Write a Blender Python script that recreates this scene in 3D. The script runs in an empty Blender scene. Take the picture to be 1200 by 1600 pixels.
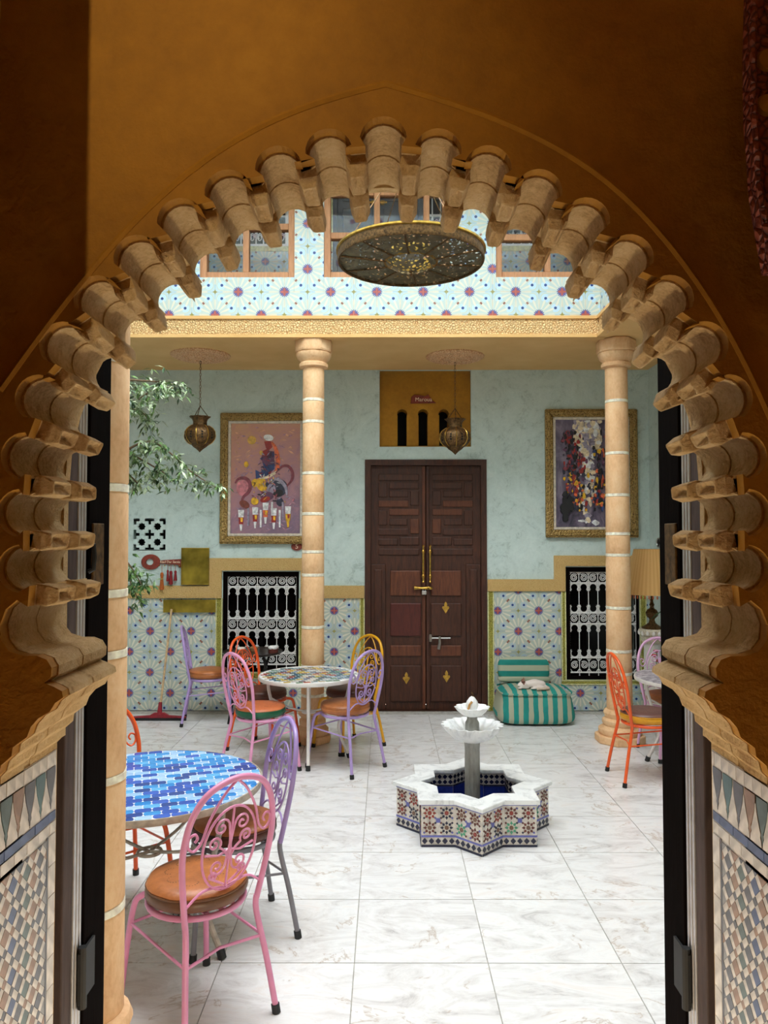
import bpy, bmesh, math, random
from mathutils import Vector, Matrix, Euler
from mathutils.geometry import tessellate_polygon
random.seed(7)
sc = bpy.context.scene
PI = math.pi
# ------------------------------------------------------------------ camera
F_PX = 1187.0
CAM_H = 1.9
PITCH = math.atan(40 / F_PX)
YAW = math.atan(3 / F_PX)
cd = bpy.data.cameras.new('camera')
cam = bpy.data.objects.new('camera', cd)
sc.collection.objects.link(cam)
cam.location = (0, 0, CAM_H)
cam.rotation_euler = (PI / 2 + PITCH, 0, YAW)
cd.sensor_fit = 'VERTICAL'
cd.sensor_height = 36
cd.lens = F_PX / 1600 * 36
cd.clip_start = 0.02
sc.camera = cam
RC = cam.rotation_euler.to_matrix()
# ------------------------------------------------------------------ world, exposure
w = bpy.data.worlds.new('sky')
sc.world = w
w.use_nodes = True
bg = w.node_tree.nodes['Background']
bg.inputs['Color'].default_value = (0.93, 0.97, 1.0, 1)
bg.inputs['Strength'].default_value = 12.0
sc.view_settings.view_transform = 'Standard'
sc.view_settings.look = 'None'
sc.view_settings.gamma = 1
sc.view_settings.use_curve_mapping = False
sc.view_settings.exposure = 0.0
sc.cycles.max_bounces = 8
sc.cycles.diffuse_bounces = 5
sc.cycles.transparent_max_bounces = 8
sc.cycles.sample_clamp_indirect = 8
sc.cycles.caustics_reflective = False
sc.cycles.caustics_refractive = False
pl = bpy.data.lights.new('sky_portal', 'AREA')
pl.shape = 'RECTANGLE'; pl.size = 4.8; pl.size_y = 6.0
pl.cycles.is_portal = True
po = bpy.data.objects.new('sky_portal', pl)
sc.collection.objects.link(po)
po.location = (-0.38, 5.65, 7.3)


def W(px, py, Y):
    """point of the place seen at this pixel at depth Y"""
    d = RC @ Vector(((px - 600) / F_PX, (800 - py) / F_PX, -1))
    return Vector((0, 0, CAM_H)) + d * (Y / d.y)


def WX(px, Y, py=840):
    return W(px, py, Y).x


def WZ(py, Y, px=603):
    return W(px, py, Y).z


# ------------------------------------------------------------------ mesh helpers
COL = sc.collection


class MB:
    def __init__(s):
        s.v = []; s.f = []; s.m = []

    def add(s, vs, fs, m=0):
        b = len(s.v)
        s.v += [tuple(p) for p in vs]
        s.f += [tuple(i + b for i in f) for f in fs]
        s.m += [m] * len(fs)
        return s

    def box(s, x0, x1, y0, y1, z0, z1, m=0):
        vs = [(x0, y0, z0), (x1, y0, z0), (x1, y1, z0), (x0, y1, z0), (x0, y0, z1), (x1, y0, z1), (x1, y1, z1), (x0, y1, z1)]
        return s.add(vs, [(3, 2, 1, 0), (4, 5, 6, 7), (0, 1, 5, 4), (1, 2, 6, 5), (2, 3, 7, 6), (3, 0, 4, 7)], m)

    def tube(s, pts, r, n=8, closed=False, m=0, caps=True):
        P = [Vector(p) for p in pts]
        N = len(P)
        R = r if isinstance(r, (list, tuple)) else [r] * N
        T = []
        for i in range(N):
            if closed:
                t = P[(i + 1) % N] - P[i - 1]
            else:
                t = P[min(i + 1, N - 1)] - P[max(i - 1, 0)]
            T.append(t.normalized() if t.length > 1e-9 else Vector((0, 0, 1)))
        up = Vector((0, 0, 1)) if abs(T[0].z) < .9 else Vector((1, 0, 0))
        a = T[0].cross(up).normalized()
        vs = []
        for i in range(N):
            if i:
                ax = T[i - 1].cross(T[i])
                if ax.length > 1e-7:
                    a = Matrix.Rotation(T[i - 1].angle(T[i]), 3, ax.normalized()) @ a
            a = (a - T[i] * a.dot(T[i])).normalized()
            b = T[i].cross(a)
            for k in range(n):
                th = 2 * PI * k / n
                vs.append(P[i] + (a * math.cos(th) + b * math.sin(th)) * R[i])
        fs = []
        for i in range(N if closed else N - 1):
            j = (i + 1) % N
            for k in range(n):
                l = (k + 1) % n
                fs.append((i * n + k, i * n + l, j * n + l, j * n + k))
        if not closed and caps:
            fs.append(tuple(reversed(range(n))))
            fs.append(tuple((N - 1) * n + k for k in range(n)))
        return s.add(vs, fs, m)

    def lathe(s, prof, n=24, c=(0, 0, 0), m=0, wob=None, cap=True):
        vs = []; fs = []
        for (r, z) in prof:
            for k in range(n):
                th = 2 * PI * k / n
                q = r * (wob(th, z) if wob else 1)
                vs.append((c[0] + q * math.cos(th), c[1] + q * math.sin(th), c[2] + z))
        for i in range(len(prof) - 1):
            for k in range(n):
                l = (k + 1) % n
                fs.append((i * n + k, i * n + l, (i + 1) * n + l, (i + 1) * n + k))
        if cap and prof[0][0] > 1e-6: fs.append(tuple(reversed(range(n))))
        if cap and prof[-1][0] > 1e-6: fs.append(tuple((len(prof) - 1) * n + k for k in range(n)))
        return s.add(vs, fs, m)

    def prism(s, outer, d0, d1, holes=(), axis='y', m=0, mside=None):
        """2D outline (u,v) extruded along an axis; axis y: (u,d,v); z: (u,v,d); x: (d,u,v)"""
        loops = [list(outer)] + [list(h) for h in holes]
        tri = tessellate_polygon([[Vector((p[0], p[1], 0)) for p in l] for l in loops])
        flat = [p for l in loops for p in l]
        def to(p, d):
            return (p[0], d, p[1]) if axis == 'y' else ((p[0], p[1], d) if axis == 'z' else (d, p[0], p[1]))
        n = len(flat)
        vs = [to(p, d0) for p in flat] + [to(p, d1) for p in flat]
        fs = []
        for t in tri:
            a, b, c = [flat[i] for i in t]
            ar = (b[0] - a[0]) * (c[1] - a[1]) - (b[1] - a[1]) * (c[0] - a[0])
            t = tuple(t) if ar > 0 else tuple(reversed(t))
            fs.append(t); fs.append(tuple(i + n for i in reversed(t)))
        s.add(vs, fs, m)
        o = 0; b = len(s.v) - 2 * n; q = []
        for l in loops:
            k = len(l)
            for i in range(k):
                j = (i + 1) % k
                q.append((b + o + i, b + o + j, b + n + o + j, b + n + o + i))
            o += k
        s.f += q; s.m += [m if mside is None else mside] * len(q)
        return s

    def mesh(s, name, smooth=False, recalc=True, sharp=40):
        me = bpy.data.meshes.new(name)
        me.from_pydata(s.v, [], s.f)
        me.polygons.foreach_set('material_index', s.m)
        if recalc:
            bm = bmesh.new(); bm.from_mesh(me)
            bmesh.ops.recalc_face_normals(bm, faces=bm.faces)
            if smooth:
                for e in bm.edges:
                    if len(e.link_faces) == 2 and e.calc_face_angle(0) > math.radians(sharp): e.smooth = False
            bm.to_mesh(me); bm.free()
        if smooth:
            me.polygons.foreach_set('use_smooth', [True] * len(me.polygons))
        me.update()
        return me


def link(name, data, parent=None, loc=None, rot=None):
    o = bpy.data.objects.new(name, data)
    COL.objects.link(o)
    if parent is not None: o.parent = parent
    if loc is not None: o.location = loc
    if rot is not None: o.rotation_euler = rot
    return o


def setmat(me, mats):
    for k, m in enumerate(mats if isinstance(mats, (list, tuple)) else [mats]):
        if k < len(me.materials): me.materials[k] = m
        else: me.materials.append(m)


def ob(name, mb, mat, parent=None, smooth=False, loc=None, rot=None, bevel=0, seg=2, sharp=40):
    me = mb.mesh(name, smooth, sharp=sharp)
    setmat(me, mat)
    o = link(name, me, parent, loc, rot)
    if bevel:
        b = o.modifiers.new('bevel', 'BEVEL'); b.width = bevel; b.segments = seg; b.limit_method = 'ANGLE'; b.angle_limit = math.radians(35)
    return o


def tag(o, label=None, cat=None, group=None, kind=None):
    if label: o['label'] = label
    if cat: o['category'] = cat
    if group: o['group'] = group
    if kind: o['kind'] = kind
    return o


def empty(name, loc=(0, 0, 0), rz=0, parent=None):
    o = bpy.data.objects.new(name, None)
    COL.objects.link(o)
    o.location = loc; o.rotation_euler = (0, 0, rz)
    o.empty_display_size = .05
    if parent is not None: o.parent = parent
    return o


def copy_tree(o, parent=None):
    c = o.copy(); COL.objects.link(c)
    if parent is not None: c.parent = parent
    for ch in list(o.children): copy_tree(ch, c)
    return c


def text_mesh(s, size, depth=.002):
    cu = bpy.data.curves.new('text', 'FONT')
    cu.body = s; cu.size = size; cu.extrude = depth; cu.align_x = 'CENTER'; cu.align_y = 'CENTER'; cu.resolution_u = 3
    t = bpy.data.objects.new('tmp_text', cu); COL.objects.link(t)
    dg = bpy.context.evaluated_depsgraph_get()
    me = bpy.data.meshes.new_from_object(t.evaluated_get(dg))
    bpy.data.objects.remove(t); bpy.data.curves.remove(cu)
    return me


# ------------------------------------------------------------------ materials
def lin(c):
    return tuple((x / 255 / 12.92) if x / 255 <= .04045 else ((x / 255 + .055) / 1.055) ** 2.4 for x in c) + (1,)


class S:
    """socket arithmetic"""
    def __init__(s, nt, k): s.nt = nt; s.k = k
    def _m(s, op, *a):
        n = s.nt.nodes.new('ShaderNodeMath'); n.operation = op
        for i, x in enumerate((s,) + a):
            if isinstance(x, S): s.nt.links.new(x.k, n.inputs[i])
            else: n.inputs[i].default_value = x
        return S(s.nt, n.outputs[0])
    def __add__(s, o): return s._m('ADD', o)
    __radd__ = __add__
    def __sub__(s, o): return s._m('SUBTRACT', o)
    def __rsub__(s, o): return (s * -1) + o
    def __mul__(s, o): return s._m('MULTIPLY', o)
    __rmul__ = __mul__
    def __truediv__(s, o): return s._m('DIVIDE', o)
    def lt(s, o): return s._m('LESS_THAN', o)
    def gt(s, o): return s._m('GREATER_THAN', o)
    def abs(s): return s._m('ABSOLUTE')
    def cos(s): return s._m('COSINE')
    def sin(s): return s._m('SINE')
    def sqrt(s): return s._m('SQRT')
    def round(s): return s._m('ROUND')
    def floor(s): return s._m('FLOOR')
    def atan2(s, o): return s._m('ARCTAN2', o)
    def min(s, o): return s._m('MINIMUM', o)
    def max(s, o): return s._m('MAXIMUM', o)


class MT:
    def __init__(s, name, rough=.6, metal=0, spec=.5):
        s.mat = bpy.data.materials.new(name); s.mat.use_nodes = True
        s.nt = s.mat.node_tree; s.b = s.nt.nodes['Principled BSDF']
        s.b.inputs['Roughness'].default_value = rough
        s.b.inputs['Metallic'].default_value = metal
        s.b.inputs['Specular IOR Level'].default_value = spec
    def n(s, t, **k):
        n = s.nt.nodes.new(t)
        for a, b in k.items(): setattr(n, a, b)
        return n
    def l(s, a, b): s.nt.links.new(a.k if isinstance(a, S) else a, b)
    def pos(s):
        n = s.n('ShaderNodeNewGeometry'); x = s.n('ShaderNodeSeparateXYZ'); s.l(n.outputs['Position'], x.inputs[0])
        return [S(s.nt, o) for o in x.outputs]
    def obj(s):
        n = s.n('ShaderNodeTexCoord'); x = s.n('ShaderNodeSeparateXYZ'); s.l(n.outputs['Object'], x.inputs[0])
        return [S(s.nt, o) for o in x.outputs]
    def coord(s, kind='world', scale=(1, 1, 1), rnd=False):
        if kind == 'world': v = s.n('ShaderNodeNewGeometry').outputs['Position']
        else: v = s.n('ShaderNodeTexCoord').outputs['Object']
        m = s.n('ShaderNodeMapping'); s.l(v, m.inputs[0]); m.inputs['Scale'].default_value = scale
        if rnd:
            i = s.n('ShaderNodeObjectInfo'); q = s.n('ShaderNodeVectorMath', operation='SCALE'); q.inputs[0].default_value = (37, 91, 53)
            s.l(i.outputs['Random'], q.inputs['Scale']); s.l(q.outputs[0], m.inputs['Location'])
        return m.outputs[0]
    def noise(s, vec, scale, detail=4, rough=.55, dist=0):
        n = s.n('ShaderNodeTexNoise'); s.l(vec, n.inputs['Vector'])
        n.inputs['Scale'].default_value = scale; n.inputs['Detail'].default_value = detail
        n.inputs['Roughness'].default_value = rough; n.inputs['Distortion'].default_value = dist
        return S(s.nt, n.outputs['Fac'])
    def vor(s, vec, scale, feat='F1', rnd=1):
        n = s.n('ShaderNodeTexVoronoi', feature=feat); s.l(vec, n.inputs['Vector']); n.inputs['Scale'].default_value = scale
        n.inputs['Randomness'].default_value = rnd
        return n
    def ramp(s, fac, stops, interp='LINEAR'):
        n = s.n('ShaderNodeValToRGB'); s.l(fac, n.inputs[0]); cr = n.color_ramp; cr.interpolation = interp
        while len(cr.elements) < len(stops): cr.elements.new(.5)
        for e, (p, c) in zip(cr.elements, stops): e.position = p; e.color = lin(c)
        return n.outputs[0]
    def mix(s, fac, a, b):
        n = s.n('ShaderNodeMix', data_type='RGBA')
        if isinstance(fac, (int, float)): n.inputs[0].default_value = fac
        else: s.l(fac, n.inputs[0])
        for x, i in ((a, 6), (b, 7)):
            if isinstance(x, (tuple, list)): n.inputs[i].default_value = lin(x) if len(x) == 3 else x
            else: s.l(x, n.inputs[i])
        return n.outputs[2]
    def color(s, c):
        if isinstance(c, (tuple, list)): s.b.inputs['Base Color'].default_value = lin(c)
        else: s.l(c, s.b.inputs['Base Color'])
        return s
    def bump(s, h, strength=.4, dist=.01):
        n = s.n('ShaderNodeBump'); n.inputs['Strength'].default_value = strength; n.inputs['Distance'].default_value = dist
        s.l(h, n.inputs['Height']); s.l(n.outputs[0], s.b.inputs['Normal'])
        return s


def plain(name, c, rough=.5, metal=0, var=.12, scale=30, bump=0, kind='obj', spec=.5):
    m = MT(name, rough, metal, spec)
    v = m.coord(kind)
    f = m.noise(v, scale, 3)
    lo = tuple(x * (1 - var) for x in c); hi = tuple(min(255, x * (1 + var)) for x in c)
    m.color(m.ramp(f, [(.3, lo), (.7, hi)]))
    if bump: m.bump(f, bump, .004)
    return m.mat


M = {}
# ochre plaster
m = MT('ochre_plaster', .75)
v = m.coord('world'); f = m.noise(v, 2.2, 6, .65); g = m.noise(v, 26, 5, .7)
m.color(m.ramp(f * .7 + g * .3, [(.3, (136, 90, 10)), (.55, (170, 117, 16)), (.75, (192, 138, 32))])); m.bump(f * .6 + g * .5, .45, .012)
M['ochre'] = m.mat
m = MT('carved_stone', .9)
v = m.coord('world'); f = m.noise(v, 9, 5, .6); g = m.noise(v, 120, 5, .75)
m.color(m.ramp(f * .55 + g * .45, [(.32, (172, 126, 72)), (.5, (224, 188, 132)), (.68, (242, 214, 166))])); m.bump(g * 1.0 + f * .8, .8, .014)
M['stone'] = m.mat
m = MT('teal_plaster', .6)
v = m.coord('world'); f = m.noise(v, 3.2, 7, .68, 1.6); g = m.noise(v, 14, 6, .7, 2.5)
m.color(m.ramp(f * .6 + g * .4, [(.32, (142, 160, 155)), (.46, (190, 206, 201)), (.68, (207, 221, 216))])); m.bump(g, .25, .006)
M['teal'] = m.mat
m = MT('tan_plaster', .8)
v = m.coord('world'); f = m.noise(v, 2, 5)
m.color(m.ramp(f, [(.3, (214, 168, 104)), (.7, (228, 186, 124))]))
M['tan'] = m.mat
# carved gold plaster frieze
def frieze(name, sc_, c0, c1, c2):
    m = MT(name, .6)
    v = m.coord('world'); a = m.vor(v, sc_, 'DISTANCE_TO_EDGE'); d = S(m.nt, a.outputs['Distance']); n = m.noise(v, sc_ * 1.7, 2)
    h = d * 3 + n * .5
    m.color(m.ramp(h, [(.22, c0), (.42, c1), (.8, c2)])); m.bump(h, .8, .01)
    return m.mat
M['frieze'] = frieze('carved_frieze', 44, (138, 80, 30), (222, 174, 110), (242, 208, 152))
M['goldband'] = frieze('gold_plaster_band', 85, (206, 160, 90), (226, 184, 114), (236, 200, 134))
M['border'] = frieze('green_tile_border', 75, (70, 74, 22), (150, 146, 52), (206, 196, 96))
M['rosette'] = frieze('ceiling_rosette', 40, (186, 122, 76), (226, 170, 122), (240, 196, 150))
M['borderwhite'] = plain('border_strip', (206, 204, 150), .4)
# column stone
m = MT('column_stone', .8)
v = m.coord('world', (1, 1, .6), True); f = m.noise(v, 7, 6, .65); g = m.noise(v, 60, 4)
m.color(m.ramp(f * .7 + g * .3, [(.3, (204, 154, 108)), (.5, (228, 184, 138)), (.72, (238, 204, 162))])); m.bump(g, .25, .005)
M['column'] = m.mat
M['mortar'] = plain('white_mortar', (240, 226, 206), .9, bump=.3)
# marble floor
m = MT('marble_floor', .2)
v = m.coord('world', (1, 1, 1), True)
f = m.noise(v, 2.3, 6, .6, 1.2); g = m.noise(m.coord('world', (1.1, 2.6, 1), True), 2.6, 8, .72, 1.4); h = m.noise(v, 1.6, 7, .6, .6)
vein = (h - .5).abs(); v1 = m.ramp(vein, [(0, (255, 255, 255)), (.008, (110, 110, 110)), (.022, (0, 0, 0))])
c = m.ramp(g, [(.28, (184, 180, 180)), (.42, (222, 219, 218)), (.55, (237, 236, 236)), (.7, (230, 222, 217)), (.85, (243, 242, 242))])
sep = m.n('ShaderNodeSeparateColor'); m.l(v1, sep.inputs[0])
c = m.mix(S(m.nt, sep.outputs[0]) * (f.gt(.5)) * .7, c, (186, 168, 152))
m.color(c)
M['marble'] = m.mat
M['grout'] = plain('floor_grout', (172, 168, 160), .9)
m = MT('white_marble', .35)
v = m.coord('obj'); g = m.noise(v, 7, 8, .7, 1.5)
m.color(m.ramp(g, [(.3, (190, 190, 190)), (.5, (236, 236, 235)), (.8, (243, 242, 240))]))
M['wmarble'] = m.mat
m = MT('grey_marble', .4)
v = m.coord('obj', (1, 1, .25)); g = m.noise(v, 30, 6, .7)
m.color(m.ramp(g, [(.3, (128, 126, 120)), (.7, (176, 174, 167))]))
M['gmarble'] = m.mat

# star tiles
def star_tiles(name, horizontal, base=(176, 196, 196), P=.45, off=(0, 0)):
    m = MT(name, .25)
    x, y, z = m.pos()
    u = (x if horizontal == 'x' else y) + off[0]; v = z + off[1]
    a = (u + v) / P; b = (u - v) / P
    fa = a - a.round(); fb = b - b.round()
    du = (fa + fb) * (P / 2); dv = (fa - fb) * (P / 2)
    r = (du * du + dv * dv).sqrt(); th = dv.atan2(du)
    ca = a - a.floor() - .5; cb = b - b.floor() - .5
    cu = (ca + cb) * (P / 2); cv = (ca - cb) * (P / 2)
    au = cu.abs(); av = cv.abs()
    rc = (cu * cu + cv * cv).sqrt()
    dd = ((au - .0625) * (au - .0625) + (av - .0625) * (av - .0625)).sqrt()
    t16 = (th * 16).cos(); t8 = (th * 8 + PI).cos()
    col = m.mix(dd.lt(.046), base, tuple(min(255, c + q) for c, q in zip(base, (2, 8, 20))))
    col = m.mix(((dd - .046).abs()).lt(.003), col, (196, 198, 160))
    petal = (t16 - (r - .10).abs() * 12 - .10).gt(0) * r.lt(.146) * r.gt(.03)
    halo = r.lt(.135)
    col = m.mix(halo, col, tuple(int(c * .6 + q * .4) for c, q in zip(base, (190, 198, 178))))
    col = m.mix(petal, col, (218, 214, 196))
    dot = (r - .150).abs().lt(.009) * ((th * 4).cos().lt(-.965))
    col = m.mix(dot, col, (140, 88, 66))
    col = m.mix(dd.lt(.0135), col, (40, 62, 122))
    x4 = (au * av * 260 + rc * 1.0).lt(.034)
    col = m.mix(x4, col, (158, 152, 84))
    col = m.mix(r.lt(t16 * .007 + .045), col, (88, 82, 142))
    cross = (du.abs().min(dv.abs())).lt(.0085) * r.lt(.036)
    col = m.mix(r.lt(.027), col, (120, 66, 104))
    col = m.mix(cross, col, (184, 92, 80))
    m.color(col)
    return m.mat
M['star_dado'] = star_tiles('star_tiles_dado', 'x', (172, 183, 179), .451, (2.60, .033))
M['star_up'] = star_tiles('star_tiles_upper', 'x', (182, 204, 210), .432, (.30, -.09))
M['star_side'] = star_tiles('star_tiles_side', 'y', (182, 204, 210), .432, (0, -.09))
# wood
def wood(name, c0, c1, rough=.5, sc_=(9, 9, 1.2), kind='world', spec=.4):
    m = MT(name, rough, 0, spec)
    v = m.coord(kind, sc_); f = m.noise(v, 5, 6, .65, .8)
    m.color(m.ramp(f, [(.3, c0), (.7, c1)])); m.bump(f, .3, .004)
    return m.mat
M['darkwood'] = wood('dark_carved_wood', (44, 22, 14), (84, 46, 30))
M['midwood'] = wood('brown_wood_panel', (70, 34, 20), (112, 62, 38))
M['redwood'] = wood('reddish_wood_panel', (66, 24, 20), (92, 40, 32))
M['blackwood'] = wood('near_black_wood', (9, 6, 5), (17, 11, 10), .9, spec=.03)
M['purplewood'] = wood('weathered_frame_wood', (58, 46, 46), (88, 74, 72), .8)
M['orangewood'] = wood('window_wood', (168, 112, 72), (206, 150, 106), .5)
M['alu'] = plain('aluminium_strip', (196, 194, 196), .35, .6, .05)
M['brass'] = plain('brass', (196, 156, 74), .3, 1, .15)
M['oldbrass'] = plain('aged_brass', (96, 72, 44), .5, .75, .35, 60, .3)
M['brassplate'] = plain('brass_plate', (150, 124, 50), .3, .95, .35, 4, .05)
M['chrome'] = plain('steel', (180, 178, 176), .3, 1, .05)
M['iron'] = plain('white_painted_iron', (226, 224, 222), .5, 0, .04)
M['black'] = plain('black_void', (8, 7, 7), .9, 0, .2)
M['blackrubber'] = plain('black_rubber', (26, 26, 27), .6)
M['greydoor'] = plain('grey_painted_door', (84, 88, 96), .5, 0, .06)
M['white'] = plain('white_paint', (236, 234, 230), .6, 0, .03)
M['leafwhite'] = plain('cream_text', (236, 206, 176), .6)
M['signred'] = plain('sign_wood', (122, 46, 30), .6, 0, .2)
M['tassel_o'] = plain('orange_tassel', (168, 88, 34), .9, 0, .25, 200)
M['tassel_r'] = plain('red_tassel', (128, 30, 34), .9, 0, .25, 200)
M['drape'] = frieze('carved_red_panel', 60, (60, 20, 16), (112, 44, 34), (150, 74, 52))
m = MT('window_glass', .02)
tr = m.n('ShaderNodeBsdfTransparent'); gl = m.n('ShaderNodeBsdfGlossy'); gl.inputs['Roughness'].default_value = .02
fr = m.n('ShaderNodeFresnel'); fr.inputs[0].default_value = 1.35
mx = m.n('ShaderNodeMixShader'); m.l(fr.outputs[0], mx.inputs[0]); m.l(tr.outputs[0], mx.inputs[1]); m.l(gl.outputs[0], mx.inputs[2])
m.l(mx.outputs[0], m.nt.nodes['Material Output'].inputs['Surface'])
M['glass'] = m.mat
# ================================================================== STRUCTURE
YB = 8.42      # back wall of the courtyard gallery
YU = 7.02      # upper wall / beam above the back columns
ZC = 3.77      # gallery ceiling
XR = 2.0       # right beam of the atrium
XL = -2.75
YF = 2.62      # front beam of the atrium


def rect(x0, x1, z0, z1): return [(x0, z0), (x1, z0), (x1, z1), (x0, z1)]


def struct(name, mb, mat, parent=None, **k):
    o = ob(name, mb, mat, parent, **k)
    if parent is None: o['kind'] = 'structure'
    return o

floor = struct('floor', MB().box(-4.2, 4.4, -2.2, 8.75, -.12, -.006), M['grout'])
T0 = .597
tile_me = {}
def box_mesh(name, sx, sy, sz, mat, bev=0):
    key = (name, round(sx, 4), round(sy, 4), round(sz, 4), mat.name)
    if key not in tile_me:
        mb = MB().box(-sx / 2, sx / 2, -sy / 2, sy / 2, -sz / 2, sz / 2)
        me = mb.mesh(name, recalc=False); setmat(me, mat)
        tile_me[key] = me
    return tile_me[key]

for i in range(-6, 6):
    for j in range(-2, 9):
        x0 = -.141 + i * T0; y0 = 3.461 + j * T0 - T0
        x1 = min(x0 + T0, 3.3); y1 = min(y0 + T0, YB - .005); y0 = max(y0, 1.7)
        if x1 - x0 < .1 or y1 - y0 < .05: continue
        link('tile', box_mesh('tile', x1 - x0 - .005, y1 - y0 - .005, .012, M['marble']), floor, ((x0 + x1) / 2, (y0 + y1) / 2, -.006))

# ---- openings of the back wall
DX0, DX1, DZ1 = WX(570, YB, 900), WX(761, YB, 900), WZ(718, YB)
LW = (WX(348, YB, 950), WX(467, YB, 950), .42, WZ(893, YB))
RW = (WX(884, YB, 950), WX(999, YB, 950), WZ(1062, YB), WZ(886, YB))
NI = (WX(593, YB, 640), WX(736, YB, 640), WZ(698, YB), ZC)
VS = (WX(208, YB, 835), WX(259, YB, 835), WZ(859, YB), WZ(811, YB))
wall_back = struct('wall_back', MB().prism(rect(-4.2, 4.4, 0, ZC), YB, YB + .3, [
    rect(DX0, DX1, .001, DZ1), rect(*LW), rect(*RW), rect(NI[0], NI[1], NI[2], ZC - .001), rect(*VS)]), M['teal'])
struct('wall_behind', MB().box(-4.2, 4.4, YB + .32, YB + .42, 0, ZC), M['black'])
struct('wall_right', MB().box(2.92, 4.4, 7.92, YB, 0, ZC), M['teal'])
struct('wall_far_right', MB().box(4.4, 4.6, 1.5, 8.8, 0, ZC), M['teal'])
struct('wall_left', MB().box(-4.4, -4.2, 1.5, 8.8, 0, ZC), M['teal'])
# gallery ceiling around the open atrium
ceiling = struct('ceiling', MB().prism([(-4.4, 1.46), (4.6, 1.46), (4.6, 8.8), (-4.4, 8.8)], ZC, ZC + .18,
                                       [[(XL, YF), (XR, YF), (XR, YU), (XL, YU)]], axis='z'), M['tan'])
# carved frieze beams round the atrium
zf0, zf1 = ZC - .004, WZ(499, YU)
def beam(name, x0, x1, y0, y1):
    o = struct(name, MB().box(x0, x1, y0, y1, zf0, zf1), M['frieze'])
    e = .018
    mb = MB().box(x0 - e, x1 + e, y0 - e, y1 + e, zf1 - .006, zf1 + .022)
    ob('moulding', mb, M['tan'], o)
    mb = MB().box(x0 - e, x1 + e, y0 - e, y1 + e, zf0 - .012, zf0 + .018)
    ob('moulding', mb, M['tan'], o)
    return o
beam('trim_1', XL - .02, XR + .02, YU - .03, YU + .04)
beam('trim_2', XR - .03, XR + .04, YF, YU - .05)
beam('trim_3', XL - .04, XL + .03, YF, YU - .05)
beam('trim_4', XL - .02, XR + .02, YF - .04, YF + .03)

# ---- upper storey
ZT = 7.1
UWX = [(WX(312, YU, 400), WX(460, YU, 400)), (WX(506, YU, 400), WX(702, YU, 400)), (WX(775, YU, 400), WX(918, YU, 400))]
UZ0, UZ1 = WZ(433, YU), 6.1
wall_up = struct('wall_upper_back', MB().prism(rect(XL - .2, XR + .2, ZC + .185, ZT), YU + .01, YU + .2, [rect(a, b, UZ0, UZ1) for a, b in UWX]), M['white'])
wall_ur = struct('wall_upper_right', MB().box(XR + .01, XR + .2, YF - .2, YU, ZC + .185, ZT), M['star_side'])
struct('wall_upper_left', MB().box(XL - .2, XL - .01, YF - .2, YU, ZC + .185, ZT), M['star_side'])
struct('wall_upper_front', MB().box(XL, XR, YF - .2, YF - .01, ZC + .185, ZT), M['star_up'])


def tile_field(parent, axis, at, u0, u1, z0, z1, size, mat, ou, oz, skip=(), th=.008, jo=.0016, face=-1):
    """square wall tiles, each a piece of its own"""
    i0 = math.floor((u0 - ou) / size); i1 = math.ceil((u1 - ou) / size)
    j0 = math.floor((z0 - oz) / size); j1 = math.ceil((z1 - oz) / size)
    for i in range(i0, i1):
        for j in range(j0, j1):
            a0, a1 = max(u0, ou + i * size), min(u1, ou + (i + 1) * size)
            b0, b1 = max(z0, oz + j * size), min(z1, oz + (j + 1) * size)
            parts = [(a0, a1, b0, b1)]
            for s in skip:
                nxt = []
                for (p0, p1, q0, q1) in parts:
                    if p1 <= s[0] or p0 >= s[1] or q1 <= s[2] or q0 >= s[3]: nxt.append((p0, p1, q0, q1)); continue
                    if p0 < s[0]: nxt.append((p0, s[0], q0, q1))
                    if p1 > s[1]: nxt.append((s[1], p1, q0, q1))
                    m0, m1 = max(p0, s[0]), min(p1, s[1])
                    if q0 < s[2]: nxt.append((m0, m1, q0, s[2]))
                    if q1 > s[3]: nxt.append((m0, m1, s[3], q1))
                parts = nxt
            for (p0, p1, q0, q1) in parts:
                if p1 - p0 < .012 or q1 - q0 < .012: continue
                if axis == 'x':
                    link('tile', box_mesh('tile', p1 - p0 - jo, th, q1 - q0 - jo, mat), parent, ((p0 + p1) / 2, at + face * th / 2, (q0 + q1) / 2))
                else:
                    link('tile', box_mesh('tile', th, p1 - p0 - jo, q1 - q0 - jo, mat), parent, (at + face * th / 2, (p0 + p1) / 2, (q0 + q1) / 2))

PU = .432 / 2
tile_field(wall_up, 'x', YU + .009, XL, XR, zf1 + .024, 5.3, PU, M['star_up'], -.30, .09, [(a, b, UZ0, 9) for a, b in UWX])
tile_field(wall_ur, 'y', XR + .009, 5.6, YU, zf1 + .024, 4.7, PU, M['star_side'], 0, .09)

# upper gallery behind the windows
YG = 8.6
gz = WZ(393, YG)
struct('floor_upper', MB().box(-4.4, 4.6, YU + .21, YG + .3, ZC + .185, ZC + .3), M['tan'])
GW = [(WX(352, YG, 360), WX(446, YG, 360)), (WX(660, YG, 330), WX(702, YG, 330)), (WX(790, YG, 350), WX(905, YG, 350))]
GD = (WX(520, YG, 330), WX(661, YG, 330), ZC + .3, 6.9)
wg = struct('wall_gallery', MB().prism(rect(-4.4, 4.6, ZC + .3, ZT), YG, YG + .2,
       [rect(a, b, gz + .09, gz + .62) for a, b in (GW[0], GW[2])] + [rect(GW[1][0] + .02, GW[1][1], gz + .25, gz + .95)] + [rect(GD[0], GD[1], GD[2] + .001, GD[3])]), M['white'])
tile_field(wg, 'x', YG, -2.4, 2.4, ZC + .9, gz, PU, M['star_up'], -.30, .09, [(GD[0], GD[1], 0, 9)])
ob('tile_border', MB().box(-2.4, GD[0], YG - .012, YG, gz, gz + .06), M['borderwhite'], wg)
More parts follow.
